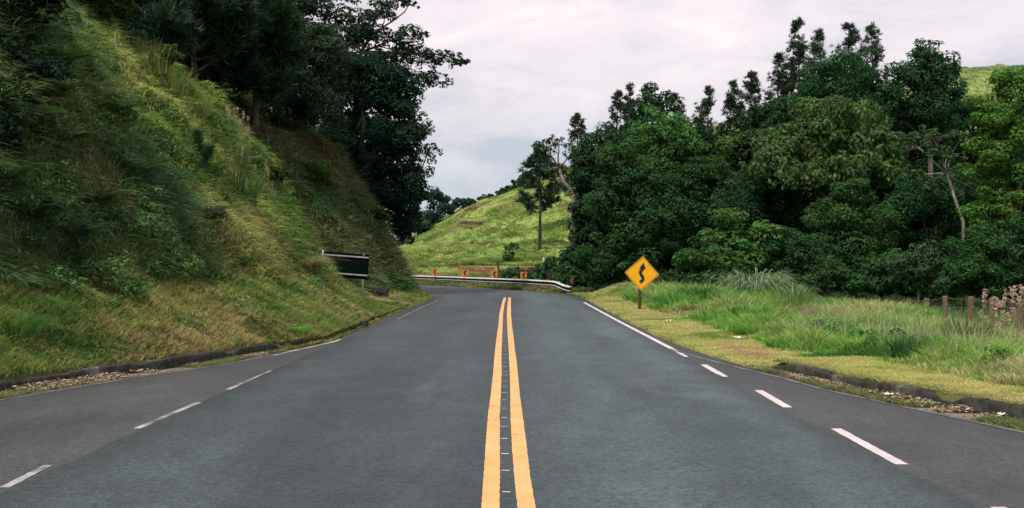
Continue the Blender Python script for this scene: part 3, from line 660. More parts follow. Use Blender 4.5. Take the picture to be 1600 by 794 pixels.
# ------------------------------------------------------------------ trees
def rdir(n): v = rng.normal(size=(n, 3)); return v/np.linalg.norm(v, axis=1, keepdims=True)
def leaf_quads(C, Nn, Lh, ratio, colr, droop=0.0):
    n = len(C); r = rdir(n); r[:, 2] -= droop*1.5
    u = r-(r*Nn).sum(1)[:, None]*Nn; u /= np.linalg.norm(u, axis=1, keepdims=True)+1e-6; v = np.cross(Nn, u)
    L_ = Lh[:, None]; fold = Nn*(L_*.10)
    V = np.stack([C-u*L_*.5, C+v*L_*ratio*.5+fold, C+u*L_*.5-fold*.6, C-v*L_*ratio*.5+fold], 1)
    q = np.arange(n)[:, None]*4+np.array([[0, 1, 2, 3]])
    return V.reshape(-1, 3), q, np.zeros((0, 3), int), np.repeat(colr[:, None], 4, 1).reshape(-1, 3)
def blend(cbase, k, n):
    """natural spread of leaf colour round a base"""
    c = np.array(cbase)[None]*(1+(rng.random((n, 1))-.5)*k); c[:, 0] *= 1+(rng.random(n)-.45)*k*.9; return c
def crown(acc, c, R, colr, leaf, cover, droop=0., airy=0., subk=1.0, flat=.75, up=.7):
    """one lobe of a crown: bunches of leaves round the ends of its boughs; returns the bunch centres"""
    Rm = (R[0]*R[1]*R[2])**(1/3); r0 = Rm*(.34 if airy < .5 else .30)
    K = int((34 if airy < .5 else 15)*subk)
    d = rdir(K*3); d = d[d[:, 2] > -.75][:K]; K = len(d)
    rad = (.45+.5*rng.random(K)**.6)[:, None]
    rad[:K//4] *= .5; rad[-K//5:] *= 1.0+.28*rng.random((len(rad[-K//5:]), 1))
    subs = np.array(c)[None]+d*np.array(R)[None]*rad; out_ = []
    for i in range(K):
        r = r0*(.55+.95*rng.random()**1.4)*(.62 if i >= K-K//5 else 1.0); n = max(12, int(4*math.pi*r*r*cover/(leaf*leaf*.5)))
        n = min(n, 2000)
        dd = rdir(n); outw = d[i]+np.array([0, 0, .55]); outw /= np.linalg.norm(outw)
        keep = (dd@outw) > -.45-.3*rng.random(n); dd = dd[keep]; n = len(dd)
        nz = .62+.75*fbm(dd[:, 0]*2.2+i*3.1, dd[:, 1]*2.2, dd[:, 2]*2.2+i, 3)
        P = subs[i]+dd*(r*nz*(.55+.45*rng.random(n)**.4))[:, None]*np.array([1.1, 1.1, flat])
        nn = dd+np.array([0, 0, up])+rng.normal(size=(n, 3))*.45; nn /= np.linalg.norm(nn, axis=1, keepdims=True)
        cc = np.array(colr)*(1+(random.random()-.5)*.5)*np.array([1+(random.random()-.4)*.35, 1, 1+(random.random()-.5)*.2])
        cc = cc[None]*(.72+.56*rng.random((n, 1)))
        acc.add(leaf_quads(P, nn, leaf*(.65+.7*rng.random(n)), .52, cc, droop)); out_.append((subs[i], r))
    return out_
def bend(a, b, n=6, wob=.06, seed=0):
    a, b = Vector(a), Vector(b); L_ = (b-a).length; rs = random.Random(seed); pts = []
    o1 = Vector((rs.uniform(-1, 1), rs.uniform(-1, 1), rs.uniform(-.3, .6)))*L_*wob; o2 = Vector((rs.uniform(-1, 1), rs.uniform(-1, 1), 0))*L_*wob*.6
    for i in range(n+1):
        s = i/n; pts.append(a.lerp(b, s)+o1*math.sin(math.pi*s)+o2*math.sin(2*math.pi*s))
    return pts
TREEG = {}
def tree(label, Y, tpx, lobes, colr, leaf=None, cover=.9, name='broadleaf_tree', cat='tree', tr=.16, droop=0., airy=0., bark='bark', group=None, base=None, dY=None, twigs=True, trunk=None, subk=1.0, flat=.75, up=.7, zs=1.0):
    b = onland(tpx, Y) if base is None else base
    root = empty(name, b, label=label, cat=cat, group=group)
    A_ = Acc(); T_ = MB(); lb = []
    for l in lobes:
        px, py, rx, ry = l[:4]; off = l[4] if len(l) > 4 else 0
        c = at(px, py, Y+off); s = (Y+off)/F; lb.append((c, (rx*s, (rx+ry)*.5*s*1.05, ry*s)))
    lf = leaf if leaf else max(.07, Y*.0029)
    colr = tuple(np.array(colr)*(.80, .98, 1.16))
    cen = sum((c for c, r in lb), Vector())/len(lb); low = min(c.z-r[2]*.5 for c, r in lb)
    fork = Vector((b.x*.45+cen.x*.55, Y, b.z+max(.25, (low-b.z)*.85+.3)))
    if trunk: pts = [at(p[0], p[1], Y) for p in trunk]; pts = [b-Vector((0, 0, .3))]+pts; fork = pts[-1]
    else: pts = bend(b-Vector((0, 0, .4)), fork, 5, .05, int(tpx))
    T_.tube([p-b for p in pts], [tr*(1.25-.5*i/(len(pts)-1)) for i in range(len(pts))], 8)
    for i, (c, r) in enumerate(lb):
        q = bend(fork, c, 5, .10, int(tpx)+i); T_.tube([p-b for p in q], [tr*.62*(1-.6*k/5) for k in range(6)], 6)
        subs = crown(A_, c, r, colr, lf, cover, droop, airy, subk, flat, up)
        if twigs:
            for s_, rr in subs:
                T_.tube([p-b for p in bend(c-Vector((0, 0, r[2]*.3)), Vector(s_), 3, .10, i)], [tr*.22, tr*.17, tr*.12, tr*.05], 4, False)
    T_.build('trunk', M[bark], root, True)
    for k in range(len(A_.V)): A_.V[k] = A_.V[k]-np.array(b)
    A_.build('crown', M['leaf'], root)
    return root
def pine(label, Y, px, top, base_py=None, wpx=50, colr=(.030, .058, .030), dens=1.0, start=.35, lean=0, group=None, tuft=.34, tr=.15, rows_=None, name='pine_tree', irregular=.5, z0=None, nb=15, cup=.35):
    b = onland(px, Y); tp = at(px+lean, top, Y); s = Y/F; Wd = wpx*s*.5
    root = empty(name, b, label=label, cat='pine', group=group)
    T_ = MB(); hgt = tp.z-b.z
    tr_pts = bend(b-Vector((0, 0, .3)), tp, 9, .012, int(px)); T_.tube([p-b for p in tr_pts], [tr*(1-.88*i/9) for i in range(10)], 7)
    cs, ax = [], []
    nlev = max(8, int(hgt*(1-start)/.38))
    for k in range(nlev):
        f = start+(1-start)*(k/nlev)**.95; P0 = b.lerp(tp, f); rel = (f-start)/(1-start)
        Lm = Wd*(np.interp(rel, [0, .12, .4, .75, 1], [.8, 1.05, .85, .42, .06]))
        nbm = random.choice((4, 5, 6)) if rel < .85 else 3
        for j in range(nbm):
            if random.random() < .18*irregular*2: continue
            a = random.random()*6.283; Lb = Lm*(1-irregular*random.random()); rise = Lb*(cup+.35*random.random())
            end = P0+Vector((math.cos(a)*Lb, math.sin(a)*Lb, rise)); mid = P0.lerp(end, .5)-Vector((0, 0, .12*Lb))
            T_.tube([P0-b, mid-b, end-b], [tr*.25*(1.1-rel), tr*.16*(1.1-rel)+.006, .008], 4, False)
            m_ = max(3, int(Lb/.22*dens))
            for q in range(m_):
                u = .42+.58*((q+1)/m_)**.8; pp = (P0.lerp(mid, u*2) if u < .5 else mid.lerp(end, u*2-1))
                for _ in range(3 if u > .5 else 2):
                    jj = Vector((random.gauss(0, .15), random.gauss(0, .15), random.gauss(.05, .14)))*(.8+Lb*.2)
                    cs.append(pp+jj-b); ax.append((end-P0).normalized()*.5+Vector((0, 0, .9)))
    for _ in range(4): cs.append(tp-b+Vector((random.gauss(0, .06), random.gauss(0, .06), -random.random()*.4))); ax.append(Vector((0, 0, 1)))
    C_ = np.array(cs); A2 = np.array(ax); n = len(C_)
    d = rdir(n*nb).reshape(n, nb, 3)+A2[:, None]*.75; d /= np.linalg.norm(d, axis=2, keepdims=True)
    ln = tuft*(.7+.6*rng.random((n, nb, 1))); base_ = np.repeat(C_[:, None], nb, 1); tip = base_+d*ln
    side = np.cross(d, rdir(n*nb).reshape(n, nb, 3)); side /= np.linalg.norm(side, axis=2, keepdims=True)+1e-6
    wd = tuft*.06*max(1.0, Y/60)
    V = np.stack([base_-side*wd*.3, base_+d*ln*.5+side*wd, tip, base_+d*ln*.5-side*wd], 2).reshape(-1, 3)
    q = np.arange(n*nb)[:, None]*4+np.array([[0, 1, 2, 3]])
    cc = np.array(colr)[None, None]*(.65+.7*rng.random((n, 1, 1)))*(.8+.4*rng.random((n, nb, 1)))
    Cc = np.repeat(cc.reshape(-1, 3)[:, None], 4, 1).reshape(-1, 3)
    T_.build('trunk', M['bark'], root, True); mesh_np('crown', V, [q], M['needle'], root, Cc)
    return root
DK = (.024, .055, .022); MG = (.038, .088, .024); BG = (.075, .165, .030); OL = (.085, .125, .034); LG = (.10, .19, .032); TL = (.022, .055, .030)
GR_ = 'forest trees right of the road'; GP = 'pines on the skyline of the forest'; GLT = 'trees above the left bank'; GPL = 'dark pines above the left bank'

# --- skyline pines, right
pine('slender pine at the far left end of the forest skyline, small ragged top', 84, 903, 178, wpx=69, start=.45, irregular=.62, dens=1.1, group=GP, tuft=.25)
pine('left one of the twin pines rising left of the bright green tree', 82, 966, 143, wpx=56, start=.5, irregular=.62, dens=1.1, group=GP, tuft=.25)
pine('right, taller one of the twin pines left of the bright green tree', 80, 984, 133, wpx=50, start=.5, irregular=.62, dens=1.1, group=GP, tuft=.25)
pine('small pine peeping out just right of the bright green tree top', 78, 1056, 146, wpx=69, start=.5, irregular=.62, dens=1.1, group=GP, tuft=.25)
pine('round headed pine standing alone in the low part of the skyline', 76, 1107, 137, wpx=84, start=.5, irregular=.62, dens=1.1, group=GP, tuft=.25)
pine('pine with a low ragged top left of the tall spire pine', 78, 1148, 127, wpx=66, start=.5, irregular=.62, dens=1.1, group=GP, tuft=.25)
pine('pine between the ragged low pine and the tall spire pine', 77, 1174, 112, wpx=66, start=.5, irregular=.62, dens=1.1, group=GP, tuft=.25)
pine('pine leaning close against the left side of the tallest spire', 74, 1216, 82, wpx=69, start=.45, irregular=.62, dens=1.1, group=GP, tuft=.25)
pine('tallest narrow spire pine on the forest skyline', 74, 1247, 29, wpx=78, start=.42, irregular=.62, dens=1.1, group=GP, tuft=.25)
pine('pine with rounded top just right of the tallest spire', 72, 1280, 46, wpx=93, start=.45, irregular=.62, dens=1.1, group=GP, tuft=.25)
pine('broad ragged pine crown left half behind the dark domed tree', 70, 1327, 37, wpx=105, start=.45, irregular=.62, dens=1.1, group=GP, tuft=.25)
pine('broad ragged pine crown right half behind the dark domed tree', 70, 1362, 38, wpx=99, start=.45, irregular=.62, dens=1.1, group=GP, tuft=.25)

# --- forest, right: back to front
tree('round dark tree top between the twin pines and the bright tree', 74, 1022, [(1022, 165, 28, 34), (1018, 225, 45, 45)], (.035, .075, .024), group=GR_)
tree('airy tree with thin leaning pale stems at the left edge of the forest', 74, 893, [(850, 232, 17, 16), (872, 222, 22, 14), (893, 238, 18, 18), (862, 262, 20, 16)], (.05, .075, .035), airy=1, cover=.42, group=GR_,
     bark='palebark', tr=.12, trunk=[(893, 330), (896, 300), (880, 283), (874, 262)])
tree('dark dense tree forming the left wall of the forest', 68, 920, [(918, 275, 34, 42), (948, 235, 40, 38), (925, 340, 40, 45), (965, 290, 45, 45), (915, 390, 34, 34), (960, 370, 50, 50)], (.028, .062, .024), group=GR_)
tree('bright green tree with forked trunk and tall rounded crown', 62, 1042, [(1040, 205, 46, 34), (1008, 245, 40, 34), (1066, 238, 34, 36), (1035, 262, 42, 30)], (.085, .170, .040), group=GR_, trunk=[(1046, 330), (1042, 280)], cover=1.0)
tree('pale olive tree in the dip of the skyline below the round headed pine', 66, 1140, [(1138, 245, 40, 32), (1170, 235, 32, 30), (1110, 270, 38, 32), (1185, 275, 40, 40)], (.085, .125, .035), group=GR_)
tree('domed dark tree in front of the ragged pine crown', 60, 1325, [(1320, 120, 58, 52), (1355, 165, 50, 45), (1275, 165, 48, 42), (1330, 200, 60, 40), (1225, 190, 34, 30)], (.034, .088, .028), group=GR_)
tree('tall dark tree with an open feathery top near the hill gap', 60, 1455, [(1448, 85, 26, 26), (1425, 120, 38, 34), (1470, 120, 38, 36), (1410, 170, 44, 40), (1460, 180, 50, 44), (1500, 170, 26, 24)], (.032, .078, .030), group=GR_)
tree('drooping leaved dark green tree below left of the bright tree', 56, 985, [(960, 250, 36, 28), (990, 290, 48, 38), (960, 320, 45, 40), (1000, 350, 50, 42), (945, 400, 38, 38), (985, 405, 50, 42)], (.042, .095, .028), group=GR_, droop=.5)
tree('dark green tree below the olive tree top', 56, 1095, [(1075, 300, 45, 38), (1105, 275, 40, 34), (1135, 305, 42, 38), (1060, 350, 50, 45), (1105, 350, 50, 45)], (.040, .092, .027), group=GR_)
tree('wide olive dome tree with drooping leaves in the middle of the forest', 52, 1290, [(1290, 195, 62, 42), (1240, 225, 55, 42), (1345, 210, 55, 40), (1385, 235, 34, 32), (1205, 250, 36, 32), (1290, 240, 80, 40), (1255, 275, 46, 30, -1.5), (1325, 268, 50, 32, -1.5), (1375, 270, 34, 26, -1)],
     (.088, .135, .040), group=GR_, droop=.9, leaf=.24, up=.3)
tree('dark shadowed tree under the left side of the olive dome', 54, 1215, [(1200, 300, 55, 42), (1245, 315, 55, 48), (1165, 330, 42, 40), (1215, 370, 60, 50)], (.030, .068, .024), group=GR_)
tree('pale trunked tree with crooked bare limbs and umbrella leaf tufts', 46, 1508, [(1450, 290, 30, 14, 1.5), (1520, 300, 26, 16, 1.5), (1430, 228, 34, 14), (1480, 238, 40, 16), (1408, 215, 22, 10), (1418, 272, 22, 12), (1505, 215, 26, 16), (1455, 212, 34, 14)], (.065, .115, .038),
     airy=1, cover=.95, leaf=.20, group=GR_, bark='palebark', tr=.062, trunk=[(1505, 346), (1492, 310), (1480, 270)], flat=.5)
tree('feathery light green tree filling the right edge of the picture', 45, 1575, [(1600, 130, 48, 30), (1555, 175, 40, 30), (1590, 210, 50, 40), (1545, 250, 36, 34), (1600, 290, 50, 45), (1550, 330, 40, 35)], (.095, .185, .032), group=GR_, flat=.6, cover=.85)
tree('dense green tree below the crooked pale trunk', 49, 1455, [(1430, 310, 50, 42), (1475, 330, 50, 45), (1400, 350, 45, 42), (1450, 385, 55, 45), (1500, 300, 45, 40)], (.040, .095, .030), group=GR_)
tree('deep green tree with a rounded light capped dome below the olive dome', 47, 1335, [(1335, 305, 32, 26), (1310, 345, 40, 40), (1360, 360, 42, 42), (1330, 400, 55, 42)], (.050, .105, .028), group=GR_)
tree('bushy tree at the right edge behind the fence posts', 42, 1560, [(1540, 390, 45, 38), (1590, 380, 45, 42), (1560, 435, 60, 36), (1500, 410, 45, 42)], (.045, .100, .028), group=GR_)
tree('dark back tree closing the gap right of the hill view', 66, 1560, [(1540, 190, 34, 30), (1610, 180, 50, 45), (1570, 250, 55, 50)], (.035, .08, .026), group=GR_)
tree('low dark tree in deep shade behind the warning sign', 60, 1030, [(1010, 395, 50, 36), (1055, 395, 45, 40), (970, 430, 50, 26), (1035, 435, 50, 26)], (.026, .06, .022), group=GR_)
GB = 'bushes along the foot of the forest'
tree('tallest light green bush with a pointed top left of the fountain grass', 46, 1145, [(1140, 345, 26, 24), (1130, 375, 40, 26), (1165, 390, 40, 30), (1190, 365, 30, 22)], (.085, .165, .040), name='bush', cat='bush', group=GB, tr=.05, leaf=.20)
tree('bush with broad leaves just right of the yellow warning sign', 43, 1105, [(1085, 410, 34, 26), (1120, 415, 36, 28), (1100, 440, 42, 20)], (.065, .135, .036), name='bush', cat='bush', group=GB, tr=.05, leaf=.19)
tree('dark bush hung with pale dead stems behind the fountain grass', 46, 1235, [(1225, 385, 38, 28), (1265, 400, 40, 36), (1225, 425, 45, 26)], (.045, .095, .030), name='bush', cat='bush', group=GB, tr=.05)
tree('low green bush in front of the rounded dome, left of the fence', 44, 1330, [(1300, 430, 40, 24), (1345, 440, 45, 22), (1385, 420, 36, 28)], (.045, .10, .030), name='bush', cat='bush', group=GB, tr=.05)
tree('grey green bush behind the nearest fence wires', 42, 1430, [(1420, 420, 36, 28), (1460, 435, 40, 24), (1440, 400, 26, 20)], (.062, .105, .045), name='bush', cat='bush', group=GB, tr=.05)
tree('bushy thicket between the guardrail end and the forest wall', 62, 925, [(885, 428, 24, 18), (915, 432, 32, 18), (950, 440, 34, 18), (912, 408, 26, 20)], (.045, .10, .032), name='bush', cat='bush', group=GB, tr=.04)
tree('teal bush under the last two lit chevron boards', 72, 805, [(800, 428, 20, 12), (838, 428, 20, 14), (860, 418, 20, 16)], (.045, .11, .045), name='bush', cat='bush', group=GB, tr=.03, leaf=.2)

# --- hill and beyond
pine('lone pine with bare trunk standing on the pasture hill', 100, 843, 226, wpx=86, colr=(.030, .060, .036), start=.36, tr=.17, irregular=.72, dens=.55, tuft=.42, cup=.12)
tree('slim sapling on the foot of the pasture hill left of the lone pine', 94, 799, [(800, 388, 13, 11), (795, 402, 11, 9)], (.055, .12, .035), name='sapling', cat='sapling', tr=.05, airy=1, cover=.6, leaf=.28)
GH = 'trees on the crest of the pasture hill'
tree('tall rounded tree at the far left foot of the pasture hill', 146, 690, [(684, 308, 17, 15), (690, 325, 22, 15), (672, 345, 22, 16)], (.035, .075, .045), group=GH, tr=.2, leaf=.5, base=onland(690, 146))
tree('low spreading tree right of the rounded tree left of the hill', 148, 722, [(718, 318, 15, 9), (735, 318, 10, 7)], (.04, .08, .05), group=GH, tr=.15, leaf=.5)
tree('dim tree low between the left bank and the pasture hill', 140, 655, [(655, 352, 20, 20), (640, 380, 18, 16), (668, 362, 14, 12)], (.035, .07, .04), group=GH, tr=.2, leaf=.5)
tree('smallest bush on the left part of the hill crest', 150, 756, [(757, 311, 9, 5), (768, 308, 7, 5)], (.045, .085, .035), group=GH, tr=.1, leaf=.4, name='bush', cat='bush')
tree('low tree in the middle of the hill crest', 151, 790, [(785, 301, 11, 7), (798, 296, 10, 8)], (.04, .08, .04), group=GH, tr=.15, leaf=.45)
tree('tree on the hill crest just left of the lone pine top', 151, 815, [(812, 286, 12, 10), (825, 278, 12, 11)], (.04, .085, .04), group=GH, tr=.15, leaf=.45)
tree('tree at the right end of the hill crest behind the lone pine', 152, 850, [(848, 278, 18, 14), (870, 270, 16, 16)], (.04, .08, .038), group=GH, tr=.15, leaf=.45)

# --- left of the road
pine('huge dark pine with visible trunk behind the bank ridge', 44, 303, -70, wpx=230, colr=(.020, .048, .026), start=.30, tr=.19, group=GPL, tuft=.46, dens=2.2, irregular=.35, nb=20)
pine('dark pine left of the visible trunk pine above the ridge', 40, 205, -60, wpx=200, colr=(.020, .048, .026), start=.15, tr=.16, group=GPL, tuft=.46, dens=1.9, nb=18)
pine('dark pine right of the visible trunk with low soft boughs', 47, 398, -60, wpx=190, colr=(.022, .055, .026), start=.18, tr=.16, group=GPL, tuft=.46, dens=2.2, nb=18)
pine('short dense pine filling the gap below the big pine boughs', 46, 345, 40, wpx=170, colr=(.018, .042, .024), start=.08, tr=.12, group=GPL, tuft=.46, dens=2.0, nb=18)
pine('dark pine at the top left corner behind the ferny slope', 33, 120, -90, wpx=190, colr=(.018, .042, .024), start=.12, tr=.16, group=GPL, tuft=.46, dens=1.9, nb=18)
tree('grey green fine leaved tree between the pines and the black foliage', 51, 470, [(480, 60, 52, 42), (455, 110, 48, 42), (515, 95, 40, 36), (440, 175, 45, 45), (500, 160, 48, 45)], (.052, .075, .038), group=GLT, leaf=.15, cover=.8)
tree('massive blackish green tree overhanging the bend from the bank', 56, 560, [(545, 130, 62, 50), (600, 150, 52, 46), (560, 215, 70, 55), (625, 215, 42, 44), (505, 230, 55, 50), (605, 285, 52, 48), (640, 300, 30, 40), (545, 270, 60, 45), (630, 345, 26, 30)],
     (.018, .042, .023), group=GLT, tr=.28, cover=1.0)
tree('thin branched tree spreading open sprays high against the sky', 58, 545, [(640, 60, 34, 24), (540, 55, 44, 30), (610, 105, 40, 26), (600, 22, 46, 20), (645, 118, 34, 22), (722, 96, 12, 7), (640, 5, 16, 9), (530, 90, 40, 30), (655, 90, 42, 24), (700, 92, 22, 16), (672, 125, 34, 16), (610, 70, 40, 24), (590, 105, 34, 22), (560, 20, 40, 18), (620, -2, 34, 12), (500, 5, 50, 24), (580, 50, 30, 18)],
     (.024, .050, .024), group=GLT, airy=1, cover=.95, tr=.10, trunk=[(520, 200), (548, 130), (565, 80)])
tree('light hanging sprays of a tree on the right edge of the black foliage', 56, 585, [(662, 205, 18, 22), (668, 238, 20, 14), (655, 262, 26, 20), (650, 185, 18, 14), (645, 330, 18, 22)], (.040, .085, .028), group=GLT, airy=1, cover=.6, tr=.10)
GBL = 'bushes on the left bank'
def bankbush(label, px, py, w_, h_, colr, leaf=.10, cover=.9, droop=0):
    p = hit(px, py); s = p.y/F
    root = empty('bush', p, label=label, cat='bush', group=GBL); A_ = Acc(); T_ = MB()
    for i in range(3):
        c = Vector((random.uniform(-.4, .4)*w_*s, random.uniform(-.2, .2), h_*s*(.35+.3*random.random())))
        T_.tube(bend((0, 0, -.2), c, 4, .1, i), [.03, .025, .02, .015, .01], 5)
        crown(A_, c, (w_*s*.33, w_*s*.3, h_*s*.36), colr, leaf, cover, droop)
    T_.build('stem', M['bark'], root, True); A_.build('leaves', M['leaf'], root)
bankbush('rounded green bush alone on the brown slope behind the ridge', 492, 292, 58, 46, (.055, .12, .035))
bankbush('low dark bush at the top of the grass ridge under the pines', 160, 45, 90, 60, (.04, .075, .025))
bankbush('blackish bush in the top left corner of the bank', 30, 60, 130, 110, (.014, .030, .018))
bankbush('blackish bush below the top left corner one', 50, 150, 120, 90, (.014, .032, .019))
bankbush('small green bush on the ridge just below the pine trunk', 255, 120, 46, 44, (.055, .11, .03))
bankbush('dark bush on the left frame edge halfway up the bank', 5, 260, 110, 90, (.016, .036, .020))
bankbush('dark green bush on the nose of the brown slope', 590, 352, 34, 32, (.03, .06, .022), .14)
bankbush('dusky bush where the gully meets the brown slope', 430, 300, 60, 44, (.035, .065, .025))
bankbush('bluish leafy weed bush in the middle of the bright ridge', 330, 350, 40, 26, (.09, .12, .075), .07)

def undergrowth(name, label, lobes, colr, leaf, cover=.8, subk=.6):
    A_ = Acc()
    for px, py, rx, ry, Y in lobes:
        s = Y/F; crown(A_, at(px, py, Y), (rx*s, (rx+ry)*.5*s, ry*s), np.array(colr)*(.7+.6*random.random()), leaf, cover, 0, 0, subk)
    tag(A_.build(name, M['leaf']), kind='stuff', label=label, cat='undergrowth')
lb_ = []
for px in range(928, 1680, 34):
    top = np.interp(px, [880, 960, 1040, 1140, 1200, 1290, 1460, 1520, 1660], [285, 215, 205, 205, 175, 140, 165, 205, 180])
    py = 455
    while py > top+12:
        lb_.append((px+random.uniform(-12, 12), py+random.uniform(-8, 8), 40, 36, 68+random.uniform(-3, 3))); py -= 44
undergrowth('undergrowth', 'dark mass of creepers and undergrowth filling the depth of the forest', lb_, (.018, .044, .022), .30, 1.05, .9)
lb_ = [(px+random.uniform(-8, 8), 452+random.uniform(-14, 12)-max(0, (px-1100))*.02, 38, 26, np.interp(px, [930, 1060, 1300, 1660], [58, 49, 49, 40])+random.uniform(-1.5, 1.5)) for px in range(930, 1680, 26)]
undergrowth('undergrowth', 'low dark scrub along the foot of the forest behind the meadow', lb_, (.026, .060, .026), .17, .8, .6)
lb_ = []
for px in range(-20, 640, 30):
    lo = np.interp(px, [-20, 60, 110, 220, 320, 410, 480, 560, 630], [-20, 30, 80, 130, 195, 225, 230, 300, 390]); py = lo
    while py > -40 and not (px > 520 and py < 110):
        lb_.append((px+random.uniform(-10, 10), py, 36, 34, 60+random.uniform(-2, 2))); py -= 44
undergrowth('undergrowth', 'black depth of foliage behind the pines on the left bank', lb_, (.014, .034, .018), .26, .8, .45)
lb_ = []
for k_ in range(110):
    px, py = random.uniform(-30, 185), random.uniform(-40, 250)
    if px > np.interp(py, [-40, 0, 60, 130, 200, 250], [190, 170, 118, 100, 70, 20]): continue
    q = hit(px, py); lb_.append((px, py-4, random.uniform(18, 34), random.uniform(16, 26), q.y+random.uniform(-.2, .4)))
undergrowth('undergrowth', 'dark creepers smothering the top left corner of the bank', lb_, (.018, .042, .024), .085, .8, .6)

lb_ = []
for k_ in range(170):
    px, py = random.uniform(0, 520), random.uniform(60, 480)
    if py < np.interp(px, [0, 130, 320, 410, 500, 520], [60, 80, 190, 275, 385, 400]) or py > 455+.0*px: continue
    q = hit(px, py); 
    if q.z < .8 or random.random() > (.9 if px < 300 else .35): continue
    r_ = random.uniform(.18, .55)*F/q.y; lb_.append((px, py, r_*1.2, r_*.62, q.y+.05))
undergrowth('weeds', 'leafy weeds and creepers matted into the long grass of the bank', lb_, (.08, .15, .055), .065, .5, .5)
for cc_, n_l, lf_, lab_ in (((.07, .17, .035), 44, .05, 'bright leafy weeds standing in the right meadow'), ((.045, .11, .035), 26, .05, 'dark leafy weeds standing in the right meadow')):
    lb_ = []
    for k_ in range(n_l):
        Y = random.uniform(14, 42); X = float(RE(Y)+verge_w(Y))+.5+random.random()*6.5; r_ = random.uniform(.10, .24)
        if X > 12: continue
        z = float(H(X, Y))+r_*.9; lb_.append((800+X/Y*F, HZ-(z-EYE)/Y*F, r_*F/Y, r_*1.1*F/Y, Y))
    undergrowth('weeds', lab_, lb_, cc_, lf_, .6, .5)
# young pine seedling on the ridge
p = hit(309, 272); root = empty('pine_sapling', p, label='young pine seedling with two shoots on the bright grassy ridge', cat='sapling')
T_ = MB(); C_, D_ = [], []
s = p.y/F
for (dx, top) in ((0, 62), (14, 38)):
    path = [Vector((dx*s*k/6*(1.5 if dx else 1), 0, top*s*k/6)) for k in range(7)]
    T_.tube(path, [.03-.003*k for k in range(7)], 6)
    for k in np.linspace(.15, 1, 34):
        q = Vector(path[0]).lerp(path[-1], k)
        for _ in range(26): C_.append(q); d = Vector((random.gauss(0, 1), random.gauss(0, 1), random.gauss(.9, .5))).normalized(); D_.append(d)
C_, D_ = np.array(C_), np.array(D_); n = len(C_); ln = .20*(.7+.6*rng.random((n, 1))); sd_ = np.cross(D_, rdir(n)); sd_ /= np.linalg.norm(sd_, axis=1, keepdims=True)
V = np.stack([C_-sd_*.003, C_+D_*ln*.5+sd_*.006, C_+D_*ln, C_+D_*ln*.5-sd_*.006], 1).reshape(-1, 3)
T_.build('stem', M['bark'], root); mesh_np('needles', V, [np.arange(n)[:, None]*4+np.array([[0, 1, 2, 3]])], M['needle'], root, np.tile(np.array([[.025, .075, .032]]), (n*4, 1)))

# plumed reeds
def plume_stand(name, label, p, n, h, spread, group, hcol=(.50, .36, .30), lean=.12, w_=.012, ph=.16, cat='reeds'):
    root = empty(name, p, label=label, cat=cat, group=group); A_ = Acc(); S_ = Acc(); Lf = Acc()
    x = rng.normal(size=n)*spread; y = rng.normal(size=n)*spread*.7; hh = h*(.65+.45*rng.random(n)); az = rng.random(n)*6.28; ll = lean*(.3+rng.random(n))
    base = np.stack([x, y, np.full(n, -.1)], -1)
    S_.add(blades(base, hh, np.full(n, w_), az, ll, np.tile([[.30, .23, .14]], (n, 1))*(.7+.5*rng.random((n, 1))), 4, 0.0))
    a = np.stack([np.cos(az), np.sin(az), 0*az], -1); tips = base+np.array([0, 0, 1])*hh[:, None]+a*(ll*hh)[:, None]
    m_ = 46; C_ = np.repeat(tips[:, None], m_, 1)+np.stack([rng.normal(size=(n, m_))*.016, rng.normal(size=(n, m_))*.016, -rng.random((n, m_))*ph], -1)
    C_ = C_.reshape(-1, 3); nn = rdir(len(C_))
    for i in range(n):
        A_ = Acc(); k_ = slice(i*m_, (i+1)*m_); A_.add(leaf_quads(C_[k_], nn[k_], .022+.022*rng.random(m_), .6, np.array(hcol)[None]*(.6+.7*rng.random((m_, 1))))); A_.build('plume', M['plume'], root)
    k = n*7; Lf.add(blades(np.stack([rng.normal(size=k)*spread, rng.normal(size=k)*spread*.7, np.full(k, -.1)], -1), h*.55*(.5+.7*rng.random(k)), np.full(k, w_*1.6), rng.random(k)*6.28, .5*rng.random(k), pal([(.10, .16, .05), (.30, .24, .12)], rng.random(k)), 4, .3))
    S_.build('stems', M['grass'], root); Lf.build('leaves', M['grass'], root)
GPL_ = 'plumed reeds'
plume_stand('reeds', 'cluster of pinkish seed plumes on the ridge under the pines', hit(362, 246), 16, 1.35, .35, GPL_, (.50, .34, .30))
plume_stand('reeds', 'straw plumes on the right flank of the ridge above the sign', hit(408, 305), 8, .95, .22, GPL_, (.46, .36, .26))
plume_stand('reeds', 'tall tan reed stand with fluffy pink heads at right frame edge', onland(1580, 17.0), 18, 1.25, .14, GPL_, (.60, .46, .36), .10, .009, .15)
plume_stand('reeds', 'thinner reed stand left of the tall tan one at the fence', onland(1551, 18.4), 8, 1.15, .10, GPL_, (.58, .45, .36), .12, .008, .12)
plume_stand('reeds', 'few straw stems poking from the middle of the meadow', onland(1232, 27), 8, .7, .12, GPL_, (.42, .34, .22), .2, .010, .10)

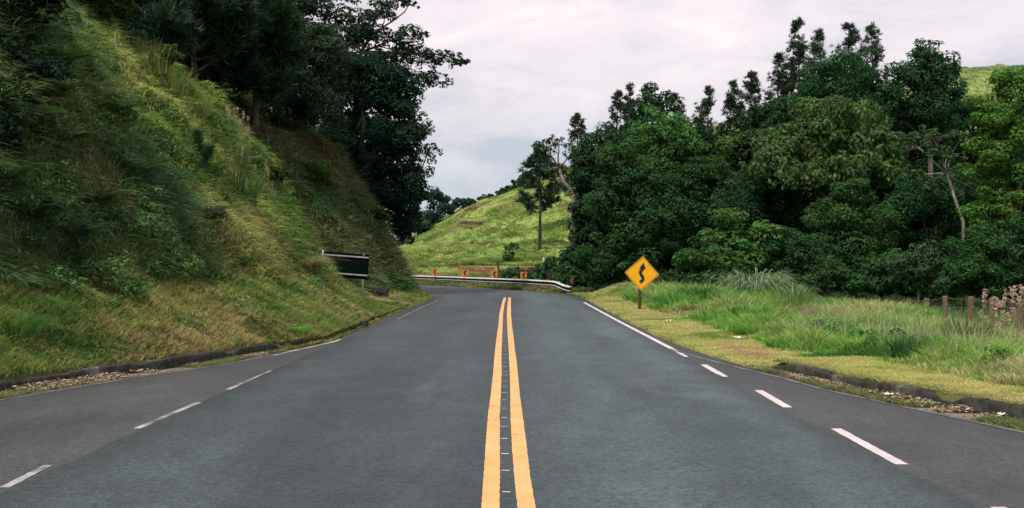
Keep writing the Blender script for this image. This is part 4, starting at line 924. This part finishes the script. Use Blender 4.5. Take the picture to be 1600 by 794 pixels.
# clumps of taller grass one can tell apart
def clump(label, p, h, spread, n, cols, lean=.8, wd=.014, droop=.5, seg=5, name='grass_clump', group='grass clumps in the meadow'):
    root = empty(name, p, label=label, cat='grass clump', group=group); A_ = Acc()
    r = np.sqrt(rng.random(n))*spread; a = rng.random(n)*6.28
    base = np.stack([np.cos(a)*r, np.sin(a)*r, np.full(n, -.06)], -1)
    az = a+(rng.random(n)-.5)*1.0
    A_.add(blades(base, h*(.55+.55*rng.random(n)), np.full(n, wd)*(.7+.6*rng.random(n)), az, lean*(.3+rng.random(n)*.9), pal(cols, rng.random(n)), seg, droop*(.8+.4*rng.random(n))))
    A_.build('blades', M['grass'], root)
BRT = [(.08, .20, .02), (.16, .34, .03), (.24, .40, .06)]; MID = [(.05, .12, .02), (.12, .20, .04), (.26, .28, .08)]
cl = onland(1180, 42)
clump('big silvery fountain grass clump arching in front of the forest', cl, 3.7, .85, 1900, [(.12, .19, .08), (.24, .34, .15), (.40, .46, .26)], .32, .042, .74)
clump('right half of the silvery fountain grass, greener and lower', onland(1232, 42.5), 3.0, .6, 900, [(.08, .15, .06), (.18, .27, .11), (.30, .37, .18)], .32, .040, .74)
clump('bright lime clump in front of the second fence post', onland(1452, 25.5), 1.0, .55, 900, BRT, .7, .016)
clump('bright lime clump left of the fence in the middle meadow', onland(1338, 27), .95, .6, 900, BRT, .8, .016)
clump('upright green clump between lime clump and reeds', onland(1507, 20), .95, .24, 600, MID, .35, .012, .15)
clump('round bright clump at the foot of the reeds', onland(1512, 16.4), .62, .34, 700, BRT, 1.0, .012)
clump('low spreading clump at the right frame edge by the mown strip', onland(1568, 14.6), .48, .3, 560, BRT, 1.0, .011)
clump('dark green clump in the meadow right of the sign bushes', onland(1298, 24), .85, .4, 600, [(.03, .08, .02), (.08, .15, .03)], .7, .014)
clump('broad straw tipped clump in the centre of the meadow', onland(1400, 21), .75, .42, 600, MID, .9, .013)
clump('broad bladed cane clump standing up behind the meadow edge', onland(1236, 33), 1.5, .3, 120, [(.10, .22, .04), (.22, .32, .07)], .45, .04, .2)
clump('low lime clump where the mown strip meets the meadow', onland(1180, 23.5), .6, .4, 560, BRT, .9, .014)
clump('dark rushy clump beside the low lime clump', onland(1245, 21.5), .8, .32, 520, MID, .7, .013)
GC = 'grass clumps on the left bank'
clump('green upright blades spraying up from the ridge', hit(378, 322), 1.1, .35, 260, [(.06, .13, .03), (.16, .24, .05)], .45, .022, .2, group=GC)
clump('dark reedy stalks right of the young pine seedling', hit(362, 300), 1.3, .3, 60, [(.05, .06, .02), (.12, .13, .04)], .2, .02, .1, group=GC)
clump('straw grass beard hanging in front of the dark road sign', hit(482, 418), .85, .35, 460, [(.12, .13, .04), (.30, .24, .10), (.42, .33, .16)], 1.0, .02, .7, group=GC)
clump('bright green tuft on the edge of the bank near the white kerb', hit(455, 520), .3, .3, 320, BRT, 1.1, .014, .4, group=GC)
clump('lush green tuft in the lower left corner above the kerb', hit(20, 520), .5, .35, 340, [(.03, .10, .02), (.09, .20, .03)], .9, .014, .4, group=GC)
for i, (px, py, lb_) in enumerate([(230, 85, 'feathery grass spray on the upper ridge left of the pine trunk'), (245, 125, 'feathery grass spray below the topmost one on the ridge'), (205, 60, 'topmost feathery grass spray on the ridge'),
                                   (305, 180, 'yellow feathery spray on the ridge between trunk and seedling'), (275, 150, 'green feathery spray leaning left of the yellow one')]):
    clump(lb_, hit(px, py), .9, .35, 190, [(.08, .15, .03), (.22, .26, .06), (.34, .30, .10)], .5, .018, .3, group=GC)
# ferns on the shaded slope
def fern(p, size, label):
    root = empty('fern', p, label=label, cat='fern', group='ferns on the shaded left slope'); A_ = Acc()
    nf = 15
    for i in range(nf):
        a = 6.283*i/nf+random.random()*.4; L_ = size*(.7+.5*random.random()); d = np.array([math.cos(a), math.sin(a), 0]); sdv = np.array([-math.sin(a), math.cos(a), 0])
        S = np.linspace(.1, 1, 26); P = d[None]*(L_*S)[:, None]+np.array([0, 0, 1])[None]*(L_*(1.05*S-.75*S*S))[:, None]
        for sg in (-1, 1):
            ll = L_*.26*np.sin(np.pi*S**.8)+.02; tip = P+sg*sdv[None]*ll[:, None]+d[None]*(ll*.35)[:, None]-np.array([0, 0, .12])*ll[:, None]
            w2 = L_*.022; V = np.stack([P-d*w2, P+d*w2, tip], 1).reshape(-1, 3)
            n = len(S); A_.add((V, np.zeros((0, 4), int), np.arange(n)[:, None]*3+np.array([[0, 1, 2]]), np.tile(np.array([[.05, .10, .062]])*(.7+.6*random.random()), (n*3, 1))))
    A_.build('fronds', M['leaf'], root)
fl = ['fern highest up on the shaded slope', 'fern beside the dark corner bush', 'fern arching over a hollow high on the left', 'fern on the left frame edge above the hollow', 'fern in the middle of the shaded slope',
      'fern where shaded slope meets the bright ridge', 'large arching fern left of the young pine', 'fern low on the shaded slope near the frame edge', 'fern just below the large arching fern', 'lowest fern above the mown slope']
for (px, py, sz), lb_ in zip([(100, 110, .8), (70, 165, .9), (35, 210, 1.0), (8, 300, .9), (105, 235, .8), (180, 190, .8), (215, 285, .9), (45, 350, .9), (150, 330, .8), (120, 385, .7)], fl):
    fern(hit(px, py)+Vector((0, 0, .1)), sz*.75, lb_)

# ------------------------------------------------------------------ winding-road warning sign
def disc_poly(pts, th, y, mb):                       # extruded outline in the XZ plane, facing -Y
    n = len(pts); vs = [(x, y-th/2, z) for x, z in pts]+[(x, y+th/2, z) for x, z in pts]
    mb.add(vs, [tuple(range(n)), tuple(range(2*n-1, n-1, -1))]+[(i, i+n, (i+1) % n+n, (i+1) % n) for i in range(n)])
def rounded_diamond(h, r):
    pts = []; cs = [(0, h), (-h, 0), (0, -h), (h, 0)]
    for k, (cx, cz) in enumerate(cs):
        ang0 = [90, 180, 270, 0][k]; ccx, ccz = cx*(1-r*1.414/h), cz*(1-r*1.414/h)
        for i in range(7):
            a = math.radians(ang0-45+90*i/6); pts.append((ccx+r*math.cos(a), ccz+r*math.sin(a)))
    return pts
YS = 36.0; sgn = empty('warning_sign', (3.99, YS, float(H(3.99, YS))), 0, label='yellow diamond warning sign with black winding arrow on a wooden post', cat='road sign')
bz = float(H(3.99, YS)); cz = EYE+(HZ-427.5)/F*YS-bz
mb = MB(); mb.box((0, .05, (cz-.15)/2-.1), (.10, .07, cz+.2), None, .008); pst = mb.build('post', M['darkpost'], sgn)
pst.rotation_euler.y = .012
face = empty('x', (0, 0, 0)); bpy.data.objects.remove(face)
mb = MB(); disc_poly(rounded_diamond(.545, .045), .006, 0, mb); pan = mb.build('sign_panel', M['yellow'], sgn)
pan.location = (.07, 0, cz); pan.rotation_euler = (0, math.radians(4.0), 0)
o_ = rounded_diamond(.515, .04); i_ = rounded_diamond(.498, .035); n = len(o_)
mb = MB(); mb.add([(x, -.006, z) for x, z in o_]+[(x, -.006, z) for x, z in i_], [(i, i+n, (i+1) % n+n, (i+1) % n) for i in range(n)]); mb.build('border', M['black'], pan)
# arrow: S curve with head (measured off the sign, metres from its centre)
sc = 1/ (F/YS)
ctr = [(x_-.05*z_+.012, z_) for x_, z_ in [(-.075, -.285), (-.03, -.25), (.012, -.205), (.022, -.145), (-.005, -.085), (-.048, -.025), (-.06, .035), (-.038, .09), (.002, .13), (.02, .175)]]
cs = []
for i in range(len(ctr)-1):
    p0, p1, p2, p3 = ctr[max(i-1, 0)], ctr[i], ctr[i+1], ctr[min(i+2, len(ctr)-1)]
    for u in np.linspace(0, 1, 6)[:-1]:
        cs.append(tuple(.5*((2*p1[k])+(-p0[k]+p2[k])*u+(2*p0[k]-5*p1[k]+4*p2[k]-p3[k])*u*u+(-p0[k]+3*p1[k]-3*p2[k]+p3[k])*u**3) for k in (0, 1)))
cs.append(ctr[-1]); lft, rgt = [], []
for i, c_ in enumerate(cs):
    d = np.array(cs[min(i+1, len(cs)-1)])-np.array(cs[max(i-1, 0)]); d = d/np.linalg.norm(d); nrm = np.array([-d[1], d[0]])*.05
    lft.append(tuple(np.array(c_)+nrm)); rgt.append(tuple(np.array(c_)-nrm))
mb = MB(); nn = len(cs)
mb.add([(x, -.0065, z) for x, z in lft]+[(x, -.0065, z) for x, z in rgt], [(i, i+nn, i+1+nn, i+1) for i in range(nn-1)])
mb.add([(-.105, -.0068, .135), (.02, -.0068, .35), (.125, -.0068, .13), (.06, -.0068, .16), (-.035, -.0068, .16)], [(0, 4, 3, 2, 1)])
mb.build('arrow', M['black'], pan)
for bz_ in (-.3, -.12):
    mb = MB(); mb.box((-.07, .018, bz_), (.04, .03, .04)); mb.build('bracket', M['galv'], pan)
for bz_ in (-.28, .27):
    mb = MB(); mb.tube([(-.02, -.012, bz_), (-.02, -.002, bz_)], .012, 8); mb.build('bolt', M['galv'], pan)

# ------------------------------------------------------------------ large road sign seen from behind, left
YB = 42.0; gb = onland(566, YB); root = empty('road_sign', gb, label='large dark road sign seen from behind, half buried in straw grass', cat='road sign')
roll = math.radians(4.2); s = YB/F
cen = at(534, 414.5, YB)-gb; W_, H_ = 86*s, 39*s
from mathutils import Matrix
Rr = Matrix.Rotation(roll, 3, 'Y') @ Matrix.Rotation(math.radians(-8), 3, 'Z')
mb = MB(); mb.box((0, 0, 0), (W_, .02, H_), None); pn = mb.build('sign_panel', M['backboard'], root); pn.location = cen; pn.rotation_euler = Rr.to_euler()
for zz_ in (H_*.5-.11, -H_*.5+.15):
    mb = MB(); mb.box((0, -.03, zz_), (W_-.01, .035, .05)); rl = mb.build('stiffener', M['galv'], root); rl.location = cen; rl.rotation_euler = Rr.to_euler()
for pxx in (569, 505):
    tp = at(pxx, 397 if pxx > 530 else 391, YB)-gb; bt = at(566 if pxx > 530 else 503, 470, YB)-gb
    mb = MB(); mb.tube([Vector((bt.x, -.09, -.3)), Vector((tp.x, -.09, tp.z))], .032, 8); mb.build('post', M['galv'], root, True)

# dark stones on the slope below the sign
def stone(name, label, p, d, rz, seed, mat='stone', group=None, tilt=0, cat='stone'):
    rs = random.Random(seed); me = bpy.data.meshes.new(name)
    import bmesh
    bm = bmesh.new(); bmesh.ops.create_cube(bm, size=1); bmesh.ops.subdivide_edges(bm, edges=bm.edges, cuts=4, use_grid_fill=True)
    for v in bm.verts:
        c = v.co.copy(); v.co = c*(.86+.14*(.5/max(c.length, .01)))
        v.co += Vector([rs.uniform(-1, 1) for _ in range(3)])*.06; v.co = Vector((v.co.x*d[0], v.co.y*d[1], v.co.z*d[2]))
    bm.to_mesh(me); bm.free(); me.materials.append(M[mat]); o = bpy.data.objects.new(name, me); col.objects.link(o)
    o.location = p; o.rotation_euler = (0, tilt, rz); tag(o, label, cat, group); return o
stone('stone', 'larger squared dark stone block lying below the road sign', at(596, 456.5, 43), (.48, .55, .30), .35, 1, group='dark stones below the road sign', tilt=.05)
stone('stone', 'smaller rounded dark stone left of the squared block', at(579, 452, 43.5), (.26, .35, .14), .1, 2, group='dark stones below the road sign', tilt=.25)
stone('stone', 'dark concrete stub at the nose of the bank beside the bend', at(639, 448, 58), (.30, .4, .42), .1, 3, cat='stone')
for k_, (px, py, sz, lb_) in enumerate([(560, 505, .30, 'earthy dark rock in the cut of the bank beside the road'), (575, 497, .22, 'smaller earthy rock right of the cut'), (545, 512, .22, 'lower left earthy rock in the bank cut')]):
    q = hit(px, py); stone('stone', lb_, q, (sz*1.5, sz*.9, sz*.45), .4*k_, 5+k_, group='earthy rocks in the bank cut')
q = onland(1008, 37.5); stone('broken_brick', 'orange broken brick lying behind the warning sign post', q+Vector((.18, 0, .04)), (.30, .2, .12), .4, 9, 'brick', cat='brick')
def scrap(label, p, d, seed):
    rs = random.Random(seed); n = 7; V = [(d*(i/n-.5), d*.7*(j/n-.5), .02+rs.random()*d*.12+.12*d*math.sin(i*1.3+seed)*math.sin(j*.9)) for i in range(n+1) for j in range(n+1)]
    o = mesh_np('paper_scrap', V, [grid_faces(n+1, n+1)], M['paper']); o.location = p; o.rotation_euler.z = seed; tag(o, label, 'litter', 'paper scraps on the verge')
scrap('crumpled white scrap on the mown verge near the sign', onland(1045, groundY(505)), .16, 1)
scrap('crumpled white scrap on the mown verge at the meadow edge', onland(1153, groundY(533)), .18, 2)
scrap('flat pale scrap lying in the right gutter leaves', Vector((gp(1388, 623)[0], gp(1388, 623)[1], .03)), .10, 3)
scrap('small pale scrap at the right end of the gutter', Vector((gp(1563, 655)[0], gp(1563, 655)[1], .03)), .09, 4)

# ------------------------------------------------------------------ guardrail
path = [(2.72, 54.6), (2.45, 56.0), (2.15, 58.0), (1.55, 60.4), (.92, 62.9), (-.35, 66.3), (-2.0, 70.4), (-3.8, 75.4), (-5.3, 78.9), (-6.9, 82.2), (-9.2, 85.0), (-12.6, 88), (-18, 91), (-26, 94.5)]
P_ = np.array(path); seglen = np.r_[0, np.cumsum(np.hypot(*np.diff(P_, axis=0).T))]
S_ = np.arange(0, seglen[-1], .4); PX = np.interp(S_, seglen, P_[:, 0])+.12; PYy = np.interp(S_, seglen, P_[:, 1])
tx = np.gradient(PX); ty_ = np.gradient(PYy); ln_ = np.hypot(tx, ty_); nx, ny = -ty_/ln_, tx/ln_    # pointing to the road side (left / near)
ztop = .60 - .20*ss(4.5, 0, S_)
root = empty('guardrail', (P_[5, 0], P_[5, 1], 0), label='white galvanised guardrail curving round the outside of the bend', cat='guardrail')
wp = [(0, 0), (.06, -.008), (.12, -.045), (.12, -.072), (.03, -.088), (0, -.10), (0, -.19), (.03, -.20), (.12, -.222), (.12, -.245), (.04, -.29), (0, -.295)]
wp2 = wp+[(a-.008, b) for a, b in wp[::-1]]
V = np.stack([np.stack([PX+nx*a-P_[5, 0], PYy+ny*a-P_[5, 1], ztop+b], -1) for a, b in wp2], 1); C = len(wp2)
i, j = np.meshgrid(np.arange(len(S_)-1), np.arange(C), indexing='ij'); a = (i*C+j).ravel(); b = (i*C+(j+1) % C).ravel()
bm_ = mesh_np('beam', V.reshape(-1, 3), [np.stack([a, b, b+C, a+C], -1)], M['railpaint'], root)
bm_.data.materials.append(M['railshade']); bm_.data.polygons.foreach_set('material_index', np.isin(j.ravel(), (3, 4, 5, 6, 8)).astype(np.int32))  # dark strips paint a shadow band along the beam's valley
post0 = None
for q in np.arange(1.2, seglen[-1]-1, 2.05):
    x = np.interp(q, S_, PX)-np.interp(q, S_, nx)*.07; y = np.interp(q, S_, PYy)-np.interp(q, S_, ny)*.07; zt = np.interp(q, S_, ztop)-.075
    if post0 is None:
        mb = MB(); mb.box((0, 0, -.35), (.10, .01, .9)); mb.box((-.046, 0, -.35), (.008, .08, .9)); mb.box((.046, 0, -.35), (.008, .08, .9)); post0 = mb.build('post', M['galv'], root); pp_ = post0
    else: pp_ = post0.copy(); col.objects.link(pp_); pp_.parent = root
    pp_.location = (x-P_[5, 0], y-P_[5, 1], zt); pp_.rotation_euler.z = math.atan2(np.interp(q, S_, ny), np.interp(q, S_, nx))
# chevron boards
chv = [(633.5, 424, 83, .40, .46, 0), (679, 425, 78.5, .38, .46, 0), (726, 426.8, 73.3, .44, .44, 0), (772, 428.5, 68.8, .44, .43, 0), (818, 430.2, 64.2, .40, .42, 0), (857.5, 429.2, 60.3, .35, .37, 1), (893, 438.5, 56.5, .30, .36, 2)]
clab = ['orange chevron board furthest left, beside the bank nose', 'second orange chevron board from the bank', 'third orange chevron board, in front of the red earth', 'fourth orange chevron board, beside the leaning post',
        'last bright orange chevron board before the faded ones', 'blackened chevron board above the guardrail bend', 'dark chevron board with dull orange arrow past the guardrail end']
for (px, py, Y, wd, ht, kd), lb_ in zip(chv, clab):
    c = at(px, py, Y); g_ = float(H(c.x, c.y)); root = empty('chevron_sign', (c.x, c.y, g_), label=lb_, cat='road sign', group='chevron boards behind the guardrail'); zc = c.z-g_
    mb = MB(); mb.box((0, .04, zc/2-.1), (.06, .05, zc+.4)); mb.build('post', M['post'] if kd == 0 else M['darkpost'], root)
    wd *= .9; ht *= .92; mb = MB(); mb.box((0, 0, 0), (wd, .012, ht)); pn = mb.build('sign_panel', M['orange'] if kd == 0 else M['black'], root); pn.location = (0, 0, zc)
    u, v, th = wd*.22, ht*.40, wd*.30
    mb = MB(); mb.add([(-u, -.0075, 0), (u-th*.15-th*.4, -.0075, v), (u+th*.55, -.0075, v), (-u+th*.95, -.0075, 0), (u+th*.55, -.0075, -v), (u-th*.15-th*.4, -.0075, -v)], [(0, 3, 2, 1), (0, 5, 4, 3)])
    mb.build('chevron', M['black'] if kd == 0 else (M['fadedorange'] if kd == 2 else M['darkpost']), pn)
    pn.rotation_euler = (0, random.uniform(-.03, .03), 0)
# leaning post and stub by the hill foot
b0 = at(783, 427, 80); b1 = at(777, 408, 80); r_ = empty('leaning_post', (b0.x, 80, float(H(b0.x, 80))), label='blackened wooden post leaning left behind the guardrail', cat='post')
mb = MB(); mb.tube([Vector((0, 0, -.3)), Vector((b1.x-b0.x, 0, (b1.z-float(H(b0.x, 80)))))], [.085, .07], 8); mb.build('shaft', M['darkpost'], r_)
b0 = onland(849.5, 92); mb = MB(); mb.box((0, 0, .1), (.14, .14, .95), None, .01); o = mb.build('marker_post', M['paper']); o.location = b0; tag(o, 'short white marker post at the foot of the lone pine', 'post')

# ------------------------------------------------------------------ fence on the right
fp = [(1593, 27.9, 467), (1551, 29.5, 466), (1516, 30.9, 463.5), (1477, 32.7, 462.5), (1449, 34.3, 466), (1419, 36.2, 467), (1385, 38.2, 468), (1349, 40.5, 469), (1326, 42.3, 469), (1306, 44, 468)]
r_ = empty('wire_fence', onland(1516, 30.9), label='wire fence on square wooden posts between the meadow and the forest', cat='fence'); o0 = Vector(r_.location)
tops = []
for i, (px, Y, py) in enumerate([(1672, 25.2, 468), (1630, 26.4, 467)]+fp):
    tp = at(px, py, Y); g_ = float(H(tp.x, Y)); hgt = tp.z-g_
    mb = MB(); mb.box((0, 0, hgt/2-.15), (.12, .12, hgt+.3), None, .012); p_ = mb.build('fence_post', M['post'], r_); p_.location = Vector((tp.x, Y, g_))-o0
    p_.rotation_euler = (random.uniform(-.03, .03), random.uniform(-.03, .03), random.uniform(-.3, .3)); tops.append(tp)
for k_ in range(4):
    pts = []
    for a, b in zip(tops[:-1], tops[1:]):
        for u in (0, .25, .5, .75): pts.append(a.lerp(b, u)+Vector((0, -.08, -.05-.24*k_-.03*math.sin(math.pi*u)))-o0)
    mb = MB(); mb.tube(pts, .008, 4, False); mb.build('wire', M['wire'], r_)
